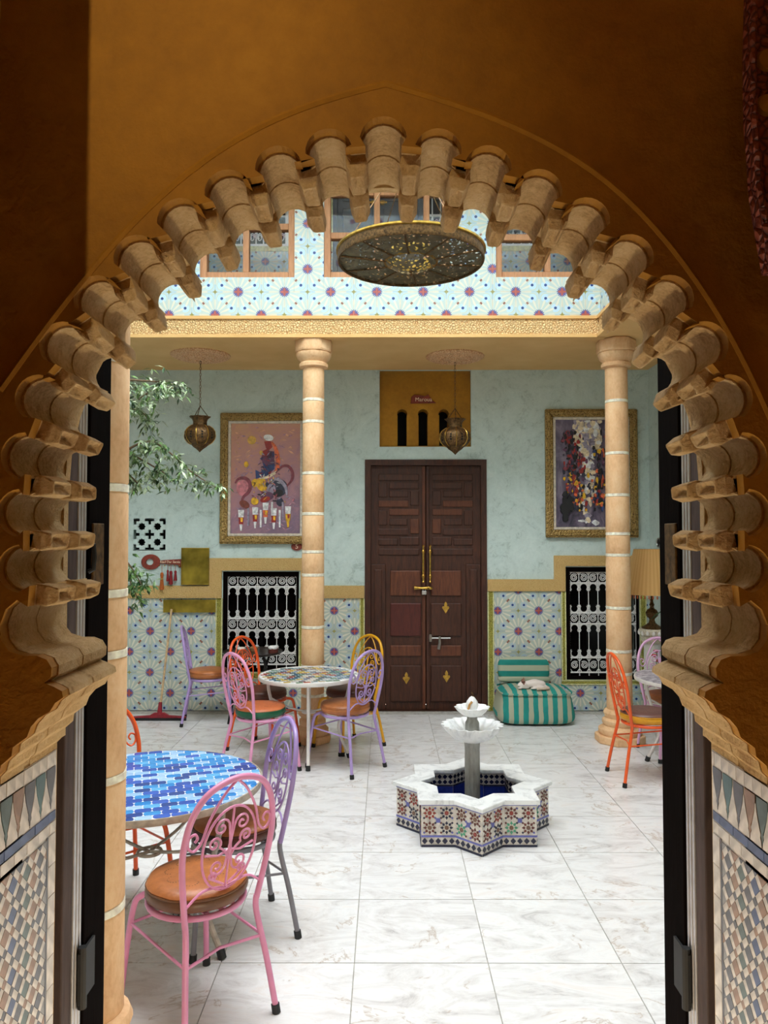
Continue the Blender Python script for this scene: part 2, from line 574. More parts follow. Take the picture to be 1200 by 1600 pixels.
ob('tile_border', MB().box(GD[1], 2.4, YG - .012, YG, gz, gz + .06), M['borderwhite'], wg)
ob('tile_border', MB().box(GD[0] - .1, GD[0], YG - .012, YG, gz + .07, 6.9), M['borderwhite'], wg)
struct('gallery_shade_roof', MB().box(-4.4, 4.6, YU + .2, YG + .3, 6.3, 6.45), M['white'])  # unseen roof added to darken the gallery tiles behind the windows
struct('wall_gallery_left', MB().box(-4.6, -4.4, YU, YG + .3, ZC + .19, 6.45), M['white'])  # unseen end walls, added to keep sideways sky light out of the gallery
struct('wall_gallery_right', MB().box(4.6, 4.8, YU, YG + .3, ZC + .19, 6.45), M['white'])
struct('wall_gallery_front_left', MB().box(-4.4, XL - .21, YU + .01, YU + .2, ZC + .19, 6.45), M['white'])
struct('wall_gallery_front_right', MB().box(XR + .21, 4.6, YU + .01, YU + .2, ZC + .19, 6.45), M['white'])
struct('wall_gallery_behind', MB().box(-4.4, 4.6, YG + .26, YG + .3, ZC + .3, ZT), M['black'])

# wooden upper windows: frame, mullions, rails, glass panes
def upper_window(name, a, b, mull, rails, label):
    e = empty(name, ((a + b) / 2, YU + .08, UZ0)); e['kind'] = 'structure'
    cx = (a + b) / 2; t = .06
    y0, y1 = -.055, .05
    H = UZ1 - UZ0
    def bar(nm, x0, x1, z0, z1, d=0): ob(nm, MB().box(x0 - cx, x1 - cx, y0 + d, y1 - d, z0 - UZ0, z1 - UZ0), M['orangewood'], e, bevel=.006)
    bar('frame_stile', a, a + t, UZ0, UZ1); bar('frame_stile', b - t, b, UZ0, UZ1)
    bar('frame_rail', a + t, b - t, UZ0, UZ0 + t); bar('frame_rail', a + t, b - t, UZ1 - t, UZ1)
    xs = [a + t] + [q for x in mull for q in (x - .028, x + .028)] + [b - t]
    zs = [UZ0 + t] + [q for z in rails for q in (z - .03, z + .03)] + [UZ1 - t]
    for x in mull: bar('mullion', x - .028, x + .028, UZ0 + t, UZ1 - t, .01)
    for k in range(0, len(xs), 2):
        for z in rails: bar('glazing_bar', xs[k], xs[k + 1], z - .03, z + .03, .015)
        for q in range(0, len(zs), 2):
            ob('pane', MB().box(xs[k] - cx, xs[k + 1] - cx, -.004, .002, zs[q] - UZ0, zs[q + 1] - UZ0), M['glass'], e)
    tag(e, label)
    return e
upper_window('window_4', *UWX[0], [WX(383, YU, 400)], [WZ(351, YU), 5.4], 'left wooden upper storey window with tiles seen through its panes')
upper_window('window_5', *UWX[1], [WX(589, YU, 400), WX(667, YU, 400)], [WZ(365, YU), WZ(297, YU), 5.6], 'middle wooden upper storey window before a grey door')
upper_window('window_6', *UWX[2], [WX(857, YU, 400)], [WZ(368, YU), 5.4], 'right wooden upper storey window with tiles seen through its panes')

# grey door in the upper gallery
gd = empty('door_2', ((GD[0] + GD[1]) / 2, YG + .06, GD[2])); gd['kind'] = 'structure'
gw = GD[1] - GD[0]; gh = GD[3] - GD[2]
ob('door_frame', MB().prism(rect(-gw / 2, gw / 2, 0, gh), -.05, .02, [rect(-gw / 2 + .05, gw / 2 - .05, .001, gh - .05)]), M['greydoor'], gd)
for sx in (-1, 1):
    x0, x1 = (-gw / 2 + .052, -.003) if sx < 0 else (.003, gw / 2 - .052)
    lf = ob('leaf', MB().box(x0, x1, -.02, .02, .002, gh - .052), M['greydoor'], gd)
    lw = x1 - x0
    for (za, zb) in ((.9, 1.2), (1.28, 1.62), (1.7, 2.3)):
        ob('panel', MB().box(x0 + .06, x1 - .06, -.04, -.02, za, zb), M['greydoor'], lf, bevel=.012)
    hx = sx * .055
    hz = WZ(270, YG) - GD[2]
    ob('pull_handle', MB().lathe([(.0, -.14), (.012, -.135), (.008, -.11), (.01, 0), (.008, .11), (.014, .125), (.008, .14), (.012, .16), (0, .18)], 10, (hx, -.06, hz)), M['brass'], lf, smooth=True)
    ob('latch', MB().tube([(hx - .05, -.05, hz - .34), (hx + .05, -.05, hz - .34)], .014, 8).box(hx - .02, hx + .02, -.06, -.02, hz - .36, hz - .32), M['brass'], lf)

# upper storey grilles (white balusters)
def small_grille(a, b, z0, z1, label):
    e = empty('window_grille', ((a + b) / 2, YG + .05, z0)); cx = (a + b) / 2
    n = max(2, round((b - a) / .09))
    for k in range(n + 1):
        x = a + (b - a) * k / n - cx
        ob('bar', MB().lathe([(.008, 0), (.008, .1), (.022, .13), (.008, .16), (.008, (z1 - z0) - .16), (.022, (z1 - z0) - .13), (.008, (z1 - z0) - .1), (.008, z1 - z0)], 6, (x, 0, 0)), M['iron'], e)
    for q in (0.004, .19, z1 - z0 - .19, z1 - z0 - .004):
        ob('rail', MB().box(a - cx, b - cx, -.01, .01, q - .01, q + .01), M['iron'], e)
    for k in range(n):
        x = a + (b - a) * (k + .5) / n - cx
        pts = [(x + math.cos(t) * .03 * (1 - t / 18), 0, .095 + math.sin(t) * .05 * (1 - t / 18)) for t in [i * .5 for i in range(22)]]
        ob('scroll', MB().tube(pts, .006, 5), M['iron'], e)
        ob('scroll', MB().tube([(p[0], p[1], p[2] + (z1 - z0) - .19) for p in pts], .006, 5), M['iron'], e)
    tag(e, label, 'grille', 'white grilles of the upper gallery')
small_grille(*GW[0], gz + .09, gz + .62, 'white iron grille seen through the left upper window')
small_grille(GW[1][0] + .02, GW[1][1], gz + .25, gz + .95, 'narrow white iron grille right of the grey upper door')
small_grille(*GW[2], gz + .09, gz + .62, 'white iron grille seen through the right upper window')

# ---- dado tiles, borders and gold bands of the back wall
PD = .4510 / 2
zl, zr = WZ(935, YB), WZ(924, YB)
bw = .075
LO = (LW[0] - bw, LW[1] + bw, LW[2] - bw, 9)
RO = (RW[0] - bw * .7, RW[1] + bw, RW[2] - bw * .7, 9)
tile_field(wall_back, 'x', YB, -3.3, DX0 - .06, 0.002, zl, PD, M['star_dado'], -2.60, -.033, [LO])
tile_field(wall_back, 'x', YB, DX1 + .075, 2.918, 0.002, zr, PD, M['star_dado'], -2.60, -.033, [RO])
def border(x0, x1, z0, z1):
    o = ob('tile_border', MB().box(x0, x1, YB - .014, YB, z0, z1), M['border'], wall_back)
    vert = (z1 - z0) > (x1 - x0)
    for s in (0, 1):
        if vert:
            xx = x0 if s == 0 else x1 - .012
            ob('edge_strip', MB().box(xx, xx + .012, YB - .018, YB - .013, z0, z1), M['borderwhite'], o)
        else:
            zz = z0 if s == 0 else z1 - .012
            ob('edge_strip', MB().box(x0, x1, YB - .018, YB - .013, zz, zz + .012), M['borderwhite'], o)
border(DX0 - .058, DX0 - .002, .002, zl)
border(DX1 + .002, DX1 + .073, .002, zr)
border(LO[0], LW[0], LW[2], zl); border(LW[1], LO[1], LW[2], zl); border(LO[0], LO[1], LO[2], LW[2])
border(RO[0], RW[0], RW[2], zr); border(RW[1], RO[1], RW[2], zr); border(RO[0], RO[1], RO[2], RW[2])
def band(pts):
    ob('gold_band', MB().prism(pts, YB - .03, YB), M['goldband'], wall_back, bevel=.006)
l0, l1 = zl + .002, WZ(915, YB)
h0, h1 = LW[3] + .01, WZ(872, YB)
xa, xb = WX(327, YB, 900), WX(347, YB, 900)
band([(-3.3, l0), (xb, l0), (xb, h0), (LW[1] + .02, h0), (LW[1] + .02, l0), (DX0 - .003, l0), (DX0 - .003, l1), (LW[1] + .17, l1), (LW[1] + .17, h1), (xa, h1), (xa, l1), (-3.3, l1)])
r0, r1 = zr + .002, WZ(905, YB)
g0, g1 = RW[3] + .01, WZ(868, YB)
xc, xd = WX(865, YB, 890), WX(883, YB, 890)
band([(DX1 + .003, r0), (xd, r0), (xd, g0), (RW[1] + .02, g0), (RW[1] + .02, r0), (2.915, r0), (2.915, r1), (RW[1] + .17, r1), (RW[1] + .17, g1), (xc, g1), (xc, r1), (DX1 + .003, r1)])

# ---- ochre recess with three slit openings above the door
def slit(cx, hw, z0, z1):
    pts = [(cx - hw, z0), (cx + hw, z0), (cx + hw, z1 - hw * 1.3), (cx + hw * 1.15, z1 - hw * 1.3)]
    pts += [(cx + 1.15 * hw * math.cos(t), z1 - hw * 1.15 + 1.15 * hw * math.sin(t)) for t in [PI * k / 8 for k in range(0, 9)]]
    pts += [(cx - hw * 1.15, z1 - hw * 1.3), (cx - hw, z1 - hw * 1.3)]
    return pts
sl = [slit(WX(p, YB, 660), .052, NI[2] + .015, WZ(638, YB)) for p in (628.5, 661.5, 694)]
nic = struct('window_3', MB().prism(rect(NI[0] + .001, NI[1] - .001, NI[2] + .001, ZC - .002), YB + .05, YB + .25, sl), M['ochre'])

# ---- double door
dw = DX1 - DX0; dh = DZ1
door = empty('door_1', ((DX0 + DX1) / 2, YB + .05, 0)); door['kind'] = 'structure'
tag(door, 'tall dark carved wooden double door with brass handles')
ob('door_frame', MB().prism(rect(-dw / 2 + .002, dw / 2 - .002, .001, dh - .002), -.07, .06, [rect(-dw / 2 + .065, dw / 2 - .065, .002, dh - .065)]), M['darkwood'], door, bevel=.01)
# fixed side boards of the lower part
for s in (-1, 1):
    x0, x1 = sorted((s * (dw / 2 - .066), s * (dw / 2 - .23)))
    sb = ob('side_board', MB().box(x0, x1, -.03, .05, .002, dh * .58), M['darkwood'], door, bevel=.006)
    ob('panel', MB().box(x0 + .04, x1 - .04, -.045, -.03, .18, dh * .56), M['darkwood'], sb, bevel=.012)
def D(px, py):  # photo pixel on the door -> local
    p = W(px, py, YB - .02); return (p.x - (DX0 + DX1) / 2, p.z)
def dcrop(x, y): return D(540 + x * 250 / 952, 700 + y * 420 / 1600)
upz = dh * .58
for s in (-1, 1):
    x0, x1 = (-dw / 2 + .066, -.004) if s < 0 else (.004, dw / 2 - .066)
    lx0, lx1 = (-dw / 2 + .232, -.004) if s < 0 else (.004, dw / 2 - .232)
    lf = ob('leaf', MB().prism([(lx0, .004), (lx1, .004), (lx1, upz + .002), (x1, upz + .002), (x1, dh - .067), (x0, dh - .067), (x0, upz + .002), (lx0, upz + .002)], -.01, .05), M['darkwood'], door)
    # geometric interlocked panels of the upper half
    a0, a1 = x0 + .075, x1 - .06
    if s > 0: a0, a1 = x0 + .06, x1 - .075
    b0, b1 = upz + .09, dh - .15
    cw = (a1 - a0) / 4; ch = (b1 - b0) / 10
    lay = [(0, 9, 4, 1), (0, 7, 1, 2), (1, 8, 3, 1), (1, 7, 2, 1), (3, 6, 1, 2), (0, 5.8, 3, 1), (0, 3.6, 1, 2), (1, 4.8, 3, 1), (1, 3.6, 1.9, 1), (3, 2.6, 1, 2), (0, 2.4, 3, 1), (0, 1.2, 2, 1), (2, 1.2, 2, 1.2), (0, 0, 4, 1)]
    for k, (cx_, cz, w_, h_) in enumerate(lay):
        if s > 0: cx_ = 4 - cx_ - w_
        g = .010
        pz0, pz1 = b0 + cz * ch + g, b0 + (cz + h_) * ch - g
        px0, px1 = a0 + cx_ * cw + g, a0 + (cx_ + w_) * cw - g
        mat = M['midwood'] if k in (7, 9, 5) else M['darkwood']
        p = ob('panel', MB().box(px0, px1, -.026, -.01, pz0, pz1), mat, lf, bevel=.014, seg=2)
    # lower panels
    for (z0, z1, mt) in ((upz - .36, upz - .06, 'midwood'), (.80, upz - .42, 'redwood' if s < 0 else 'darkwood'), (.58, .72, 'midwood'), (.08, .50, 'darkwood')):
        p = ob('panel', MB().box(lx0 + .05, lx1 - .05, -.03, -.01, z0 + .01, z1 - .01), M[mt], lf, bevel=.018)
    # stile beside the meeting edge
    ob('meeting_stile', MB().box(*( (lx1 - .035, lx1) if s < 0 else (lx0, lx0 + .035)), -.035, -.01, .01, dh - .07), M['midwood'] if s < 0 else M['darkwood'], lf, bevel=.006)
    # long brass pull
    hx, hz0 = dcrop(462 if s < 0 else 503, 790); _, hz1 = dcrop(462, 590)
    mb = MB().tube([(hx, -.085, hz0), (hx, -.085, hz1)], .011, 10)
    for q in (0, 1):
        zz = hz0 + .05 if q == 0 else hz1 - .05
        mb.lathe([(.011, -.02), (.018, -.008), (.018, .008), (.011, .02)], 10, (hx, -.085, zz))
        mb.tube([(hx, -.085, zz), (hx, -.03, zz)], .008, 8)
        mb.lathe([(.011, 0), (.016, .012), (.0, .03)] if q else [(0, -.03), (.016, -.012), (.011, 0)], 10, (hx, -.085, hz1 if q else hz0))
    ob('pull_handle', mb, M['brass'], lf, smooth=True)
# latch, bolt, ornaments
lx, lz = dcrop(465, 835)
la = ob('latch', MB().tube([(lx - .105, -.055, lz + .003), (lx - .02, -.055, lz), (lx + .06, -.055, lz + .004)], [.024, .012, .02], 10).lathe([(.03, -.012), (.034, 0), (.03, .012)], 12, (lx + .07, -.055, lz)), M['brass'], door, smooth=True)
ob('padlock', MB().box(lx - .02, lx + .03, -.07, -.045, lz - .07, lz - .03).tube([(lx - .008, -.057, lz - .03), (lx - .008, -.057, lz - .005), (lx + .018, -.057, lz - .005), (lx + .018, -.057, lz - .03)], .006, 6), M['chrome'], door, bevel=.004)
bx, bz = dcrop(560, 1133)
ob('bolt', MB().tube([(bx - .11, -.05, bz), (bx + .12, -.05, bz)], .008, 8).lathe([(.014, -.04), (.02, 0), (.014, .04)], 8, (bx - .1, -.045, bz)).tube([(bx, -.055, bz + .02), (bx, -.06, bz - .06), (bx - .012, -.06, bz - .12)], [.012, .016, .02], 8), M['chrome'], door, smooth=True)
for (px_, py_) in ((597, 950), (362, 1372), (602, 1362)):
    ox, oz = dcrop(px_, py_)
    pts = [(0, -.075), (.03, -.03), (.05, -.005), (.04, .012), (.018, .01), (.022, .035), (.01, .06), (0, .07), (-.01, .06), (-.022, .035), (-.018, .01), (-.04, .012), (-.05, -.005), (-.03, -.03)]
    ob('brass_ornament', MB().prism([(ox + a * .8, oz + b * .9) for a, b in pts], -.042, -.03), M['brass'], door)

# ---- ground floor windows with iron grilles
def iron_window(name, R_, ncell, zrows, label, shutter):
    x0, x1, z0, z1 = R_
    e = empty(name, ((x0 + x1) / 2, YB + .06, z0)); e['kind'] = 'structure'; tag(e, label)
    cx = (x0 + x1) / 2
    hw = (x1 - x0) / 2; H = z1 - z0
    ob('window_frame', MB().prism(rect(-hw + .001, hw - .001, .001, H - .001), -.05, .04, [rect(-hw + .05, hw - .03, .04, H - .055)]), M['blackwood'], e)
    for k, (a, b) in enumerate(shutter):
        ob('shutter', MB().box(-hw + .052 + a * (2 * hw - .084), -hw + .052 + b * (2 * hw - .084), .12, .15, .05, H - .06), M['blackwood'], e)
    g = empty('grille', (0, -.03, 0), 0, e)
    a, b = -hw + .05, hw - .03
    cw = (b - a) / ncell
    vb = MB().box(-.0038, .0038, -.005, .005, 0, H - .06).mesh('bar'); setmat(vb, M['iron'])
    for k in range(ncell + 1): link('bar', vb, g, (a + cw * k, 0, .03))
    for zz in zrows:
        ob('rail', MB().box(a, b, -.009, .009, zz - z0 - .007, zz - z0 + .007), M['iron'], g)
    # shared pieces
    def scroll_mesh(h):
        pts = []
        for i in range(34):
            t = i * .42
            r = .82 * min(cw, h) / 2 * (1 - i / 40)
            pts.append((r * math.cos(t + .8), 0, r * math.sin(t + .8)))
        mb = MB().tube(pts, .0048, 5)
        q = min(cw, h) / 2
        for sx in (-1, 1):
            for sz in (-1, 1):
                mb.tube([(sx * cw / 2, 0, sz * h / 4), (sx * cw * .36, 0, sz * h * .36), (sx * cw / 4, 0, sz * h / 2)], .0042, 4)
        me = mb.mesh('scroll', True); setmat(me, M['iron']); return me
    def arch_mesh():
        r = cw * .40
        pts = [(r * .62, 0, -r * .95), (r * 1.0, 0, -r * .72)] + [(r * math.cos(t), 0, r * math.sin(t)) for t in [(-40 + 260 * i / 14) * PI / 180 for i in range(15)]] + [(-r * 1.0, 0, -r * .72), (-r * .62, 0, -r * .95)]
        mb = MB().tube(pts[2:-2], .0058, 5)
        for sx in (-1, 1):
            mb.add([(sx * (cw / 2), -.006, -r * .95), (sx * (cw / 2 - .018), -.006, -r * .95), (sx * (cw / 2 - .008), -.006, -r * .5), (sx * cw / 2, -.006, -r * .5),
                    (sx * (cw / 2), .006, -r * .95), (sx * (cw / 2 - .018), .006, -r * .95), (sx * (cw / 2 - .008), .006, -r * .5), (sx * cw / 2, .006, -r * .5)],
                   [(0, 1, 2, 3), (4, 5, 6, 7), (0, 1, 5, 4), (1, 2, 6, 5), (2, 3, 7, 6)])
            mb.tube([(sx * cw * .5, 0, r * .5), (sx * cw * .36, 0, r * .8), (sx * cw * .2, 0, r * 1.12)], .0055, 4)
        me = mb.mesh('arch_bracket', True); setmat(me, M['iron']); return me
    am = arch_mesh()
    for i in range(len(zrows) - 1):
        top, bot = zrows[i] - z0, zrows[i + 1] - z0
        h = top - bot
        if h < .2:
            sm = scroll_mesh(h)
            for k in range(ncell):
                o = link('scroll', sm, g, (a + cw * (k + .5), 0, (top + bot) / 2))
                if k % 2: o.scale = (-1, 1, 1)
        else:
            for k in range(ncell):
                link('arch_bracket', am, g, (a + cw * (k + .5), 0, top - cw * .46))
                o = link('arch_bracket', am, g, (a + cw * (k + .5), 0, bot + cw * .46)); o.rotation_euler = (PI, 0, 0)
    return e
zr_l = [WZ(y, YB) for y in (899, 917, 967, 985)] + [.62, .50]
iron_window('window_1', LW, 7, zr_l, 'white iron grille window behind the orange chair', [(0, .42), (.48, 1)])
zr_r = [WZ(y, YB) for y in (894, 911, 958, 975, 1028, 1051)]
iron_window('window_2', RW, 7, zr_r, 'white iron grille window behind the right column', [(0, .3), (.7, 1)])

# pierced star vent
vs = empty('star_vent', ((VS[0] + VS[1]) / 2, YB + .0, VS[2])); tag(vs, 'pierced wall vent with star and cross cutouts above the key sign', 'vent')
vw, vh = (VS[1] - VS[0]) / 2, VS[3] - VS[2]
def star8(cx, cz, r):
    return [(cx + r * (1 if k % 2 == 0 else .78) * math.cos(PI * k / 8), cz + r * (1 if k % 2 == 0 else .78) * math.sin(PI * k / 8)) for k in range(16)]
hol = []
q = vw / 2
for sx in (-1, 1):
    for sz in (-1, 1): hol.append(star8(sx * q * .96, vh / 2 + sz * q * .96, q * .50))
t = .016; L = .052
def cross(cx, cz, l=True, r_=True, u=True, d=True):
    p = []
    p += [(cx - t, cz - t)] if not (l and d) or True else []
    pts = []
    pts += ([(cx - L, cz - t)] if l else []) + [(cx - t, cz - t)] + ([(cx - t, cz - L), (cx + t, cz - L)] if d else []) + [(cx + t, cz - t)]
    pts += ([(cx + L, cz - t), (cx + L, cz + t)] if r_ else []) + [(cx + t, cz + t)] + ([(cx + t, cz + L), (cx - t, cz + L)] if u else []) + [(cx - t, cz + t)]
    pts += ([(cx - L, cz + t)] if l else [])
    return pts
e_ = vw - t - .003
hol += [cross(0, vh / 2), cross(-e_, vh / 2, l=False), cross(e_, vh / 2, r_=False), cross(0, vh / 2 + e_, u=False), cross(0, vh / 2 - e_, d=False)]
hol += [cross(-e_, vh / 2 + e_, l=False, u=False), cross(e_, vh / 2 + e_, r_=False, u=False), cross(-e_, vh / 2 - e_, l=False, d=False), cross(e_, vh / 2 - e_, r_=False, d=False)]
ob('pierced_plate', MB().prism(rect(-vw + .001, vw - .001, .001, vh - .001), 0.0, .03, hol), M['teal'], vs)
ob('backing', MB().box(-vw + .001, vw - .001, .1, .12, .001, vh - .001), M['black'], vs)
# ================================================================== FRONT WALL WITH THE LOBED ARCH
YA = 1.22
TIPS = [(.045, 2.525), (.127, 2.503), (.211, 2.475), (.292, 2.432), (.364, 2.377), (.431, 2.313), (.490, 2.245), (.532, 2.160), (.556, 2.073), (.566, 1.985), (.566, 1.895), (.556, 1.805)]
TOPS = [(0, 2.589), (.0966, 2.568), (.177, 2.540), (.262, 2.500), (.338, 2.453), (.413, 2.391), (.482, 2.322), (.546, 2.240), (.590, 2.146), (.617, 2.036), (.622, 1.940), (.620, 1.850)]
CX = -.004
def lobe_contour(grow=0.0, prong=.013):
    """right half: returns list of contour points from the apex down to the floor, and the prong axes"""
    mids = [(0, TIPS[0][1])] + [((TIPS[i][0] + TIPS[i + 1][0]) / 2, (TIPS[i][1] + TIPS[i + 1][1]) / 2) for i in range(len(TIPS) - 1)]
    dirs = []
    for mp, tp in zip(mids, TOPS):
        d = Vector((tp[0] - mp[0], tp[1] - mp[1])); dirs.append(d.normalized())
    ax = []
    for i in range(len(TIPS)):
        a = dirs[i] + (dirs[i + 1] if i + 1 < len(dirs) else Vector((1, .15)))
        ax.append(a.normalized())
    r = .0350 + grow; wd = .0165
    pts = []
    def arc(i, a0, a1, n=9):
        d = dirs[i]; t = Vector((d.y, -d.x))  # towards the next prong on the right half
        c = Vector(TOPS[i]) - d * .0385
        return [c + (d * math.cos(a) + t * math.sin(a)) * r for a in [a0 + (a1 - a0) * k / (n - 1) for k in range(n)]]
    def corner(i, side):
        t = Vector((ax[i].y, -ax[i].x))
        return Vector(TIPS[i]) + ax[i] * prong + t * (side * wd)
    A = math.radians(108 if grow < .003 else 84)
    pts += arc(0, 0, A, 7)
    for i in range(len(TIPS)):
        pts.append(corner(i, -1)); pts.append(corner(i, 1))
        if i + 1 < len(TIPS): pts += arc(i + 1, -A, A, 13)
    tail = [(.585, 1.800), (.603, 1.785), (.612, 1.76), (.609, 1.735), (.596, 1.718), (.574, 1.711), (.552, 1.711), (.536, 1.705), (.528, 1.692), (.529, 1.677), (.540, 1.668), (.524, 1.662), (.511, 1.655), (.509, 1.645), (.522, 1.636),
            (.530, 1.622), (.548, 1.612), (.560, 1.598), (.566, 1.582), (.588, 1.566), (.590, 1.552), (.606, 1.538), (.610, 1.522), (.620, 1.512), (.620, 1.500)]
    pts += [Vector((p[0] + grow * .6, p[1])) for p in tail]
    pts += [Vector((.620 + grow * .3, 0.0))]
    return pts, ax
def full_outline(grow, top=3.3, half=2.3, prong=.013):
    R_, ax = lobe_contour(grow, prong)
    right = [(CX + p.x, p.y) for p in R_]
    left = [(CX - p.x, p.y) for p in R_[1:]]
    inner = list(reversed(left)) + right           # floor left -> apex -> floor right
    return [(-half, 0), (-half, top)][::-1] * 0 + [(-half, 0)] + inner + [(half, 0), (half, top), (-half, top)], ax
wall_front = None
lay = []
for k, (ya, yb, gr) in enumerate(((YA, 1.243, .0036), (1.243, 1.322, 0), (1.322, 1.345, .003), (1.345, 1.455, .0006))):
    out, AX = full_outline(gr)
    mb = MB().prism(out, ya, yb, m=0 if k == 0 else 1, mside=0 if k == 0 else 1)
    me = mb.mesh('arch'); setmat(me, [M['ochre'], M['stone']])
    if k == 0:
        wall_front = link('wall_front', me); wall_front['kind'] = 'structure'
        b = wall_front.modifiers.new('bevel', 'BEVEL'); b.width = .005; b.segments = 2; b.limit_method = 'ANGLE'; b.angle_limit = math.radians(40)
    else:
        o = link('arch_ring', me, wall_front)
        if k in (1, 3):
            b = o.modifiers.new('bevel', 'BEVEL'); b.width = .004; b.segments = 2; b.limit_method = 'ANGLE'; b.angle_limit = math.radians(40)
# plain rear jamb and outer face of the wall
zb = [(.6135 * math.cos(t) , 1.98 + (.60) * math.sin(t)) for t in [PI * k / 24 for k in range(25)]]
out = [(-2.3, 0), (CX - .645, 0), (CX - .645, 1.52), (CX - .613, 1.52)] + [(CX + p[0], p[1]) for p in reversed(zb)] + [(CX + .613, 1.52), (CX + .645, 1.52), (CX + .645, 0), (2.3, 0), (2.3, 3.3), (-2.3, 3.3)]
o = ob('rear_jamb', MB().prism(out, 1.455, 1.475), M['stone'], wall_front)
struct('wall_outer', MB().prism([(-4.2, 0), (-.70, 0), (-.70, 2.75), (.70, 2.75), (.70, 0), (4.4, 0), (4.4, ZC), (-4.2, ZC)], 1.476, 1.50), M['teal'])
# pointed crystal pendants on the prongs, two rows
pm = {}
def pendant_mesh(seed):
    rr = random.Random(seed)
    w_, dpt = .0168, .036
    z0, z1, z2 = .016, -.004, -.026
    j = lambda s=.0022: rr.uniform(-s, s)
    vs = []
    for z, k in ((z0, 1), (z1, 1.04)):
        vs += [(-w_ * k + j(), -dpt + j(), z + j()), (w_ * k + j(), -dpt + j(), z + j()), (w_ * k + j(), dpt + j(), z + j()), (-w_ * k + j(), dpt + j(), z + j())]
    e_, f_ = w_ * .66, dpt * .74
    vs += [(-e_ + j(), -f_ + j(), z2 + .006 + j()), (e_ + j(), -f_ + j(), z2 + .006 + j()), (e_ + j(), f_ + j(), z2 + j()), (-e_ + j(), f_ + j(), z2 + j())]
    vs += [(j(), -f_ * .2 + j(), z1 - .004)]
    fs = [(0, 1, 5, 4), (1, 2, 6, 5), (2, 3, 7, 6), (3, 0, 4, 7), (4, 5, 9, 8), (5, 6, 10, 9), (6, 7, 11, 10), (7, 4, 8, 11), (8, 9, 12), (9, 10, 12), (10, 11, 12), (11, 8, 12), (3, 2, 1, 0)]
    me = MB().add(vs, fs).mesh('pendant'); setmat(me, M['stone']); return me
PMS = [pendant_mesh(k) for k in range(6)]
cnt = 0
for row, yc in enumerate((1.283, 1.398)):
    for i, tp in enumerate(TIPS):
        for s in (1, -1):
            a = AX[i]
            o = link('pendant', PMS[cnt % 6], wall_front); cnt += 1
            ang = math.atan2(a.x * s, a.y)
            o.location = (CX + s * tp[0], yc, tp[1])
            o.rotation_euler = (0, ang, 0)
            b = o.modifiers.new('bevel', 'BEVEL'); b.width = .003; b.segments = 2
# raised pointed outline on the ochre plaster
ol = [(0, 610), (80, 497), (140, 425), (200, 352), (300, 258), (400, 196), (500, 155), (603, 131), (700, 158), (800, 193), (900, 243), (1000, 318), (1100, 448), (1155, 545), (1200, 640), (1235, 730)]
pts = []
for i in range(len(ol) - 1):
    for k in range(4):
        f_ = k / 4; pts.append((ol[i][0] * (1 - f_) + ol[i + 1][0] * f_, ol[i][1] * (1 - f_) + ol[i + 1][1] * f_))
for _ in range(10):
    pts = [pts[0]] + [tuple((pts[i - 1][q] + 2 * pts[i][q] + pts[i + 1][q]) / 4 for q in (0, 1)) if pts[i][1] > 140 else pts[i] for i in range(1, len(pts) - 1)] + [pts[-1]]
rd = [W(p[0], p[1], YA) for p in pts]
ob('outline_moulding', MB().tube([(p.x, YA + .002, p.z) for p in rd], .0062, 6), M['ochre'], wall_front, smooth=True)

# vestibule the photograph is taken from
struct('wall_vestibule_left', MB().box(-1.7, -1.5, -2.2, YA, 0, 3.3), M['ochre'])
struct('wall_vestibule_right', MB().box(1.5, 1.7, -2.2, YA, 0, 3.3), M['ochre'])
struct('wall_vestibule_rear', MB().box(-1.7, 1.7, -2.4, -2.2, 0, 3.3), M['ochre'])
struct('ceiling_vestibule', MB().box(-1.7, 1.7, -2.4, 1.46, 3.3, 3.45), M['tan'])
struct('shadow_slab', MB().box(-1.5, -.468, .72, .9, 0, 3.3), M['ochre'])  # unseen slab added to cast the upright shadow edge on the ochre wall
lm = empty('ceiling_spot', (-.42, .05, 3.3)); tag(lm, 'small brass ceiling spot inside the dark vestibule', 'lamp')
ob('housing', MB().lathe([(.05, 0), (.05, -.05), (.042, -.05), (.042, -.01)], 16), M['oldbrass'], lm, smooth=True)
sl_ = bpy.data.lights.new('spot_bulb', 'SPOT'); sl_.energy = 30; sl_.color = (1, .80, .46); sl_.spot_size = math.radians(66); sl_.spot_blend = 1; sl_.shadow_soft_size = .012
so = bpy.data.objects.new('spot_bulb', sl_); COL.objects.link(so); so.parent = lm; so.location = (0, 0, -.06)
so.rotation_euler = (Vector((-.42, 1.22, 2.62)) - Vector((-.42, .05, 3.24))).to_track_quat('-Z', 'Y').to_euler()

vl = empty('vestibule_fill_lamp', (.15, -.75, 3.3)); tag(vl, 'unseen fill lamp added behind the viewer to brighten the vestibule', 'lamp')  # unseen fill lamp added for warm ambient light in the vestibule
ob('cord', MB().tube([(0, 0, 0), (0, 0, -.35)], .004, 6), M['blackrubber'], vl)
ob('cap', MB().lathe([(.012, -.33), (.035, -.36), (.04, -.40)], 14), M['oldbrass'], vl, smooth=True)
vb_ = bpy.data.lights.new('vestibule_fill_bulb', 'POINT'); vb_.energy = 1.2; vb_.color = (1, .82, .55); vb_.shadow_soft_size = .07
vo_ = bpy.data.objects.new('vestibule_fill_bulb', vb_); COL.objects.link(vo_); vo_.parent = vl; vo_.location = (0, 0, -.47)
fl_ = empty('arch_fill_lamp', (0, 1.07, 0)); tag(fl_, 'unseen fill lamp added on the floor to light the arch from below', 'lamp')  # unseen fill lamp added to light the underside of the arch stone
ob('base', MB().lathe([(0, 0), (.09, 0), (.09, .02), (.06, .04), (.05, .10), (.06, .12)], 16), M['oldbrass'], fl_, smooth=True)
